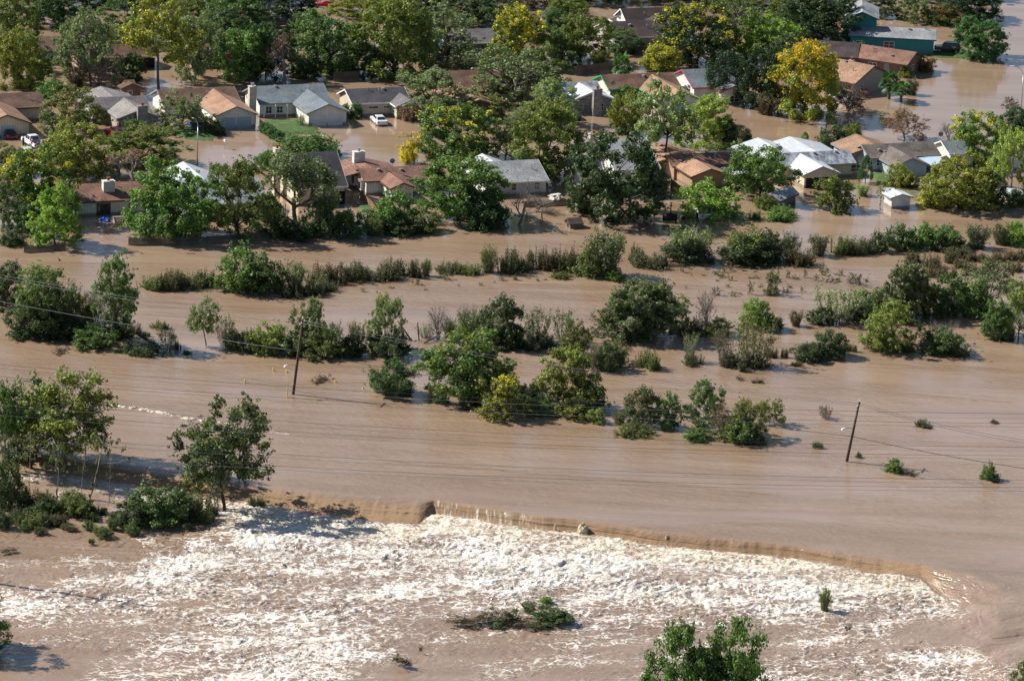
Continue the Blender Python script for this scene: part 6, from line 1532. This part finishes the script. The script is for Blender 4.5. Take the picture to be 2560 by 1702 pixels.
# right clump
P(2050, 812, 66, 46, 'bush', 'dark', 'dark bush at the left of the vase shaped shrub')
P(2096, 812, 138, 112, 'airy', 'pale', 'vase shaped shrub with pale leaf tips')
P(2140, 808, 66, 46, 'bush', 'vdark', 'almost black bush at the right foot of the vase shaped shrub')
P(2182, 785, 76, 62, 'bush', 'pale', 'pale green bush right of the vase shaped shrub')
P(2250, 800, 110, 145, 'tall', 'grey', 'large grey-green tree in the right clump')
P(2290, 798, 90, 122, 'tall', 'olive', 'olive tree joined to the large grey-green tree')
P(2360, 796, 92, 100, 'bush', 'mid', 'left of the two soft green bushes in the right clump')
P(2432, 794, 92, 96, 'bush', 'green', 'right of the two soft green bushes in the right clump', 'pale', .25)
P(2475, 776, 160, 128, 'sparse', 'grey', 'airy silvery tree at the right behind the soft green bushes')
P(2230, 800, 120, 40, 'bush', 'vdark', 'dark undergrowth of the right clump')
P(2490, 850, 68, 98, 'tall', 'green', 'upright green tree at the right, left of the edge tree')
P(2545, 848, 92, 138, 'open', 'lime', 'tree with yellow-green leaves cut by the right edge')
P(2510, 852, 60, 34, 'brush', 'brush', 'grey brush under the trees at the right edge')
P(2222, 878, 138, 126, 'open', 'lime', 'airy yellow-green tree below the right clump', 'yolive', .3)
P(2200, 880, 80, 50, 'bush', 'yolive', 'yellow-green bush at the foot of the airy yellow-green tree')
P(2262, 880, 60, 46, 'brush', 'olive', 'olive brush right of the airy yellow-green tree')
P(2352, 888, 100, 68, 'bush', 'mid', 'dense bush with bare twigs on top at the right')
P(2360, 862, 80, 60, 'barebush', 'grey', 'bare grey twigs rising over the dense bush at the right')
P(2395, 890, 60, 40, 'brush', 'brush', 'grey brush at the right end of the dense bush')
P(2020, 904, 76, 44, 'dense', 'dark', 'left of the two dark cushion bushes in the river')
P(2076, 898, 82, 66, 'dense', 'deep', 'right and taller of the two dark cushion bushes in the river')
P(1950, 828, 20, 48, 'wispy', 'brush', 'single thin grey shrub left of the small lone shrub')
P(1990, 818, 44, 46, 'shrub', 'brown', 'small lone brown-green shrub left of the vase shaped shrub')
for x, y, w, h, l in [(1928, 893, 32, 28, 'low brown brush right of the tall airy shrubs'), (1960, 895, 20, 32, 'upright brown tuft left of the cushion bushes'), (1990, 914, 30, 18, 'small brown tuft at the left foot of the cushion bushes'), (2130, 880, 30, 22, 'dead twigs between the cushion bushes and the airy yellow-green tree')]:
    P(x, y, w, h, 'brush', 'brown', l)
# drifting shrubs in the smooth water
P(2062, 1048, 44, 38, 'airy', 'brush', 'grey lone shrub in smooth water above the short leaning pole')
P(2312, 1068, 48, 24, 'brush', 'brush', 'flat dark shrub in smooth water at the right')
P(2486, 1058, 26, 12, 'brush', 'brown', 'sparse twigs in smooth water near the right edge')
P(2043, 1121, 28, 20, 'brush', 'mid', 'small green sprig left of the short leaning pole')
P(2148, 1145, 22, 16, 'brush', 'mid', 'small green sprig right of the short leaning pole')
P(2236, 1182, 44, 34, 'bush', 'bright', 'bright green branch caught in the current, left of the last shrub')
P(2268, 1186, 54, 26, 'drift', 'brush', 'dragging twigs of the bright green branch in the current')
P(2474, 1202, 38, 42, 'bush', 'green', 'leaning green shrub in the current near the right edge', lean=-12)
P(2492, 1204, 34, 22, 'drift', 'brown', 'dark twigs behind the leaning green shrub near the right edge')
P(800, 952, 60, 22, 'drift', 'brown', 'raft of bare twigs right of the leaning utility pole')
# --- front left group at the weir
P(165, 1178, 225, 245, 'high', 'yolive', 'largest tree of the front left group, yellow-green crown over the weir', 'lime', .25)
P(80, 1172, 165, 215, 'high', 'green', 'bright green tree at the left of the front left group')
P(215, 1165, 95, 150, 'high', 'mid', 'dark right shoulder tree of the front left group')
P(8, 1178, 90, 215, 'high', 'green', 'tree cut by the left edge in the front left group')
P(95, 1160, 120, 90, 'open', 'grey', 'grey-green lower crown in the front left group')
P(40, 1160, 80, 75, 'bush', 'dark', 'shaded bush under the left trees at the weir')
P(562, 1275, 212, 268, 'high', 'dark', 'dark ivy-clad tree standing in the foam right of the saplings', 'olive', .3)
P(520, 1230, 110, 140, 'open', 'olive', 'vine draped lower crown at the left of the ivy-clad tree')
P(545, 1272, 70, 130, 'sparse', 'brush', 'hanging bare vines around the trunk of the ivy-clad tree')
P(73, 1228, 38, 165, 'thin', 'grey', 'thin pale sapling nearest the left edge, in the shallows below the weir')
P(140, 1264, 50, 180, 'sapling', 'mid', 'leafy leaning sapling below the weir, second from the left', lean=6)
P(202, 1252, 34, 160, 'thin', 'mid', 'thin straight sapling left of the curved one')
P(224, 1244, 100, 185, 'sapling', 'olive', 'curved sapling with a bright tuft of leaves', lean=9)
P(272, 1262, 30, 145, 'thin', 'brush', 'thin bare sapling right of the curved one')
P(330, 1318, 95, 66, 'bush', 'dark', 'left part of the big low bush in front of the ivy-clad tree')
P(402, 1314, 124, 98, 'bush', 'mid', 'big low bush with a raised crest in front of the ivy-clad tree')
P(455, 1300, 70, 70, 'bush', 'dark', 'dark right part of the big low bush')
P(485, 1296, 60, 70, 'shrub', 'olive', 'olive shrub between the big low bush and the ivy-clad trunk')
P(18, 1272, 85, 120, 'bush', 'dark', 'dark tall bush at the left edge below the weir')
P(5, 1318, 44, 42, 'bush', 'deep', 'small dark bush cut by the left edge')
P(112, 1290, 66, 50, 'bush', 'mid', 'low green bush below the leaning sapling')
P(75, 1310, 78, 38, 'brush', 'olive', 'low spread brush left in the shallows')
P(150, 1308, 44, 30, 'brush', 'brown', 'low brown brush in the middle of the shallows')
P(190, 1288, 80, 52, 'bush', 'olive', 'olive bush at the foot of the thin saplings')
P(230, 1298, 40, 28, 'brush', 'olive', 'small olive brush right of the olive bush')
P(220, 1322, 28, 22, 'bush', 'mid', 'small green tuft in the shallows below the olive bush')
P(60, 1324, 28, 24, 'brush', 'mid', 'small green brush low at the left of the shallows')
P(262, 1342, 38, 24, 'bush', 'mid', 'green tuft in front of the big low bush, left one')
P(332, 1336, 34, 28, 'bush', 'mid', 'green tuft under the big low bush, middle one')
P(282, 1322, 46, 32, 'shrub', 'mid', 'pale green fringe at the left of the big low bush')
P(470, 1322, 24, 16, 'bush', 'mid', 'tiny green tuft right of the big low bush')
P(515, 1304, 40, 34, 'brush', 'olive', 'olive brush at the right of the ivy-clad trunk')
P(230, 1356, 16, 12, 'brush', 'mid', 'tiny sprig alone in the muddy shallows')
P(22, 1376, 50, 12, 'drift', 'brown', 'low mound of dark debris at the left edge of the muddy shallows')
P(640, 1262, 40, 26, 'brush', 'dark', 'dark sprig in the shaded foam right of the ivy-clad tree')
for x, y, w, h, c in [(45, 1250, 70, 40, 'dark'), (95, 1262, 80, 36, 'brown'), (130, 1278, 60, 30, 'olive'), (165, 1272, 70, 40, 'dark'), (60, 1290, 60, 32, 'brush'), (210, 1270, 50, 30, 'brown'), (245, 1282, 50, 26, 'dark'), (120, 1312, 60, 26, 'brush'), (35, 1300, 50, 34, 'dark'), (300, 1306, 50, 34, 'brown'), (520, 1285, 50, 34, 'dark'), (250, 1330, 36, 18, 'olive'), (170, 1320, 44, 18, 'brown'), (100, 1332, 40, 16, 'brush')]:
    P(x, y, w, h, 'brush', c, 'tangled drowned brush in the shaded shallows between the thin saplings below the weir', group='tangled brush among the saplings below the weir')
# --- in the rapids
P(1190, 1552, 130, 34, 'drift', 'brown', 'long dark raft of drift branches in the rapids, left part')
P(1262, 1552, 100, 50, 'debris', 'dark', 'mossy drift heap in the rapids, middle part', 'green', .2)
P(1322, 1530, 48, 30, 'shrub', 'dark', 'green branch sticking up from the drift heap in the rapids')
P(1378, 1556, 92, 38, 'bush', 'dark', 'rounded green-brown bush at the right end of the drift heap', 'olive', .3)
P(1330, 1562, 110, 18, 'drift', 'brown', 'dark drift branches under the bushes of the drift heap')
P(1365, 1506, 30, 16, 'bush', 'bright', 'small bright green branch above the drift heap')
P(2060, 1528, 44, 66, 'shrub', 'olive', 'upright lone bush standing in the rapids at the right')
P(2120, 1572, 20, 30, 'drift', 'brown', 'crooked stick in the rapids below the lone bush')
P(1005, 1655, 62, 34, 'drift', 'brown', 'broken dark branches at the edge of the lower foam')
P(1052, 1624, 14, 24, 'drift', 'brown', 'single dark stick right of the broken branches in the foam')
# --- nearest trees, cut by the frame
P(1692, 1880, 180, 315, 'round', 'mid', 'nearest tree at the bottom edge, left crown of the two', 'green', .3)
P(1818, 1885, 175, 325, 'round', 'mid', 'nearest tree at the bottom edge, right crown of the two', 'green', .3)
P(1755, 1890, 240, 250, 'round', 'dark', 'lower dark crown between the two nearest trees at the bottom edge')
P(-84, 1630, 185, 165, 'round', 'mid', 'tree beyond the left edge that throws a shadow on the lower left water')
P(2560, 1745, 70, 100, 'open', 'olive', 'olive tree in the bottom right corner')
# dead trunks
def log(label, pts, r, m='dark_bark', name='dead_trunk'):
    G = at(*pts[0][:2], 0); k = kscale(G); w = [at(a, b, h) - G for a, b, h in pts]
    o = tube_obj(name, [Vector(p) for p in w], [r * (1 - .5 * i / len(w)) for i in range(len(w))], M[m], None, 7); o.location = G; tag(o, label, 'dead wood')
log('slanting dead trunk leaning out of the water right of the airy double-topped tree', [(1033, 858, -.3), (1014, 830, 1.2), (994, 802, 2.4)], .13)
log('upright bare stick in the water right of the slanting dead trunk', [(1048, 858, -.5), (1046, 832, 1.3), (1044, 806, 2.6)], .1)
log('fallen dark log lying across the brush of the left clump', [(398, 868, .1), (370, 850, .6), (340, 832, .9)], .3)
log('grey log on the water below the airy double-topped tree', [(1060, 858, .15), (1090, 842, .5)], .1)
log('thin floating branch below the wide dark low bush', [(1000, 880, .1), (1045, 870, .25)], .1)
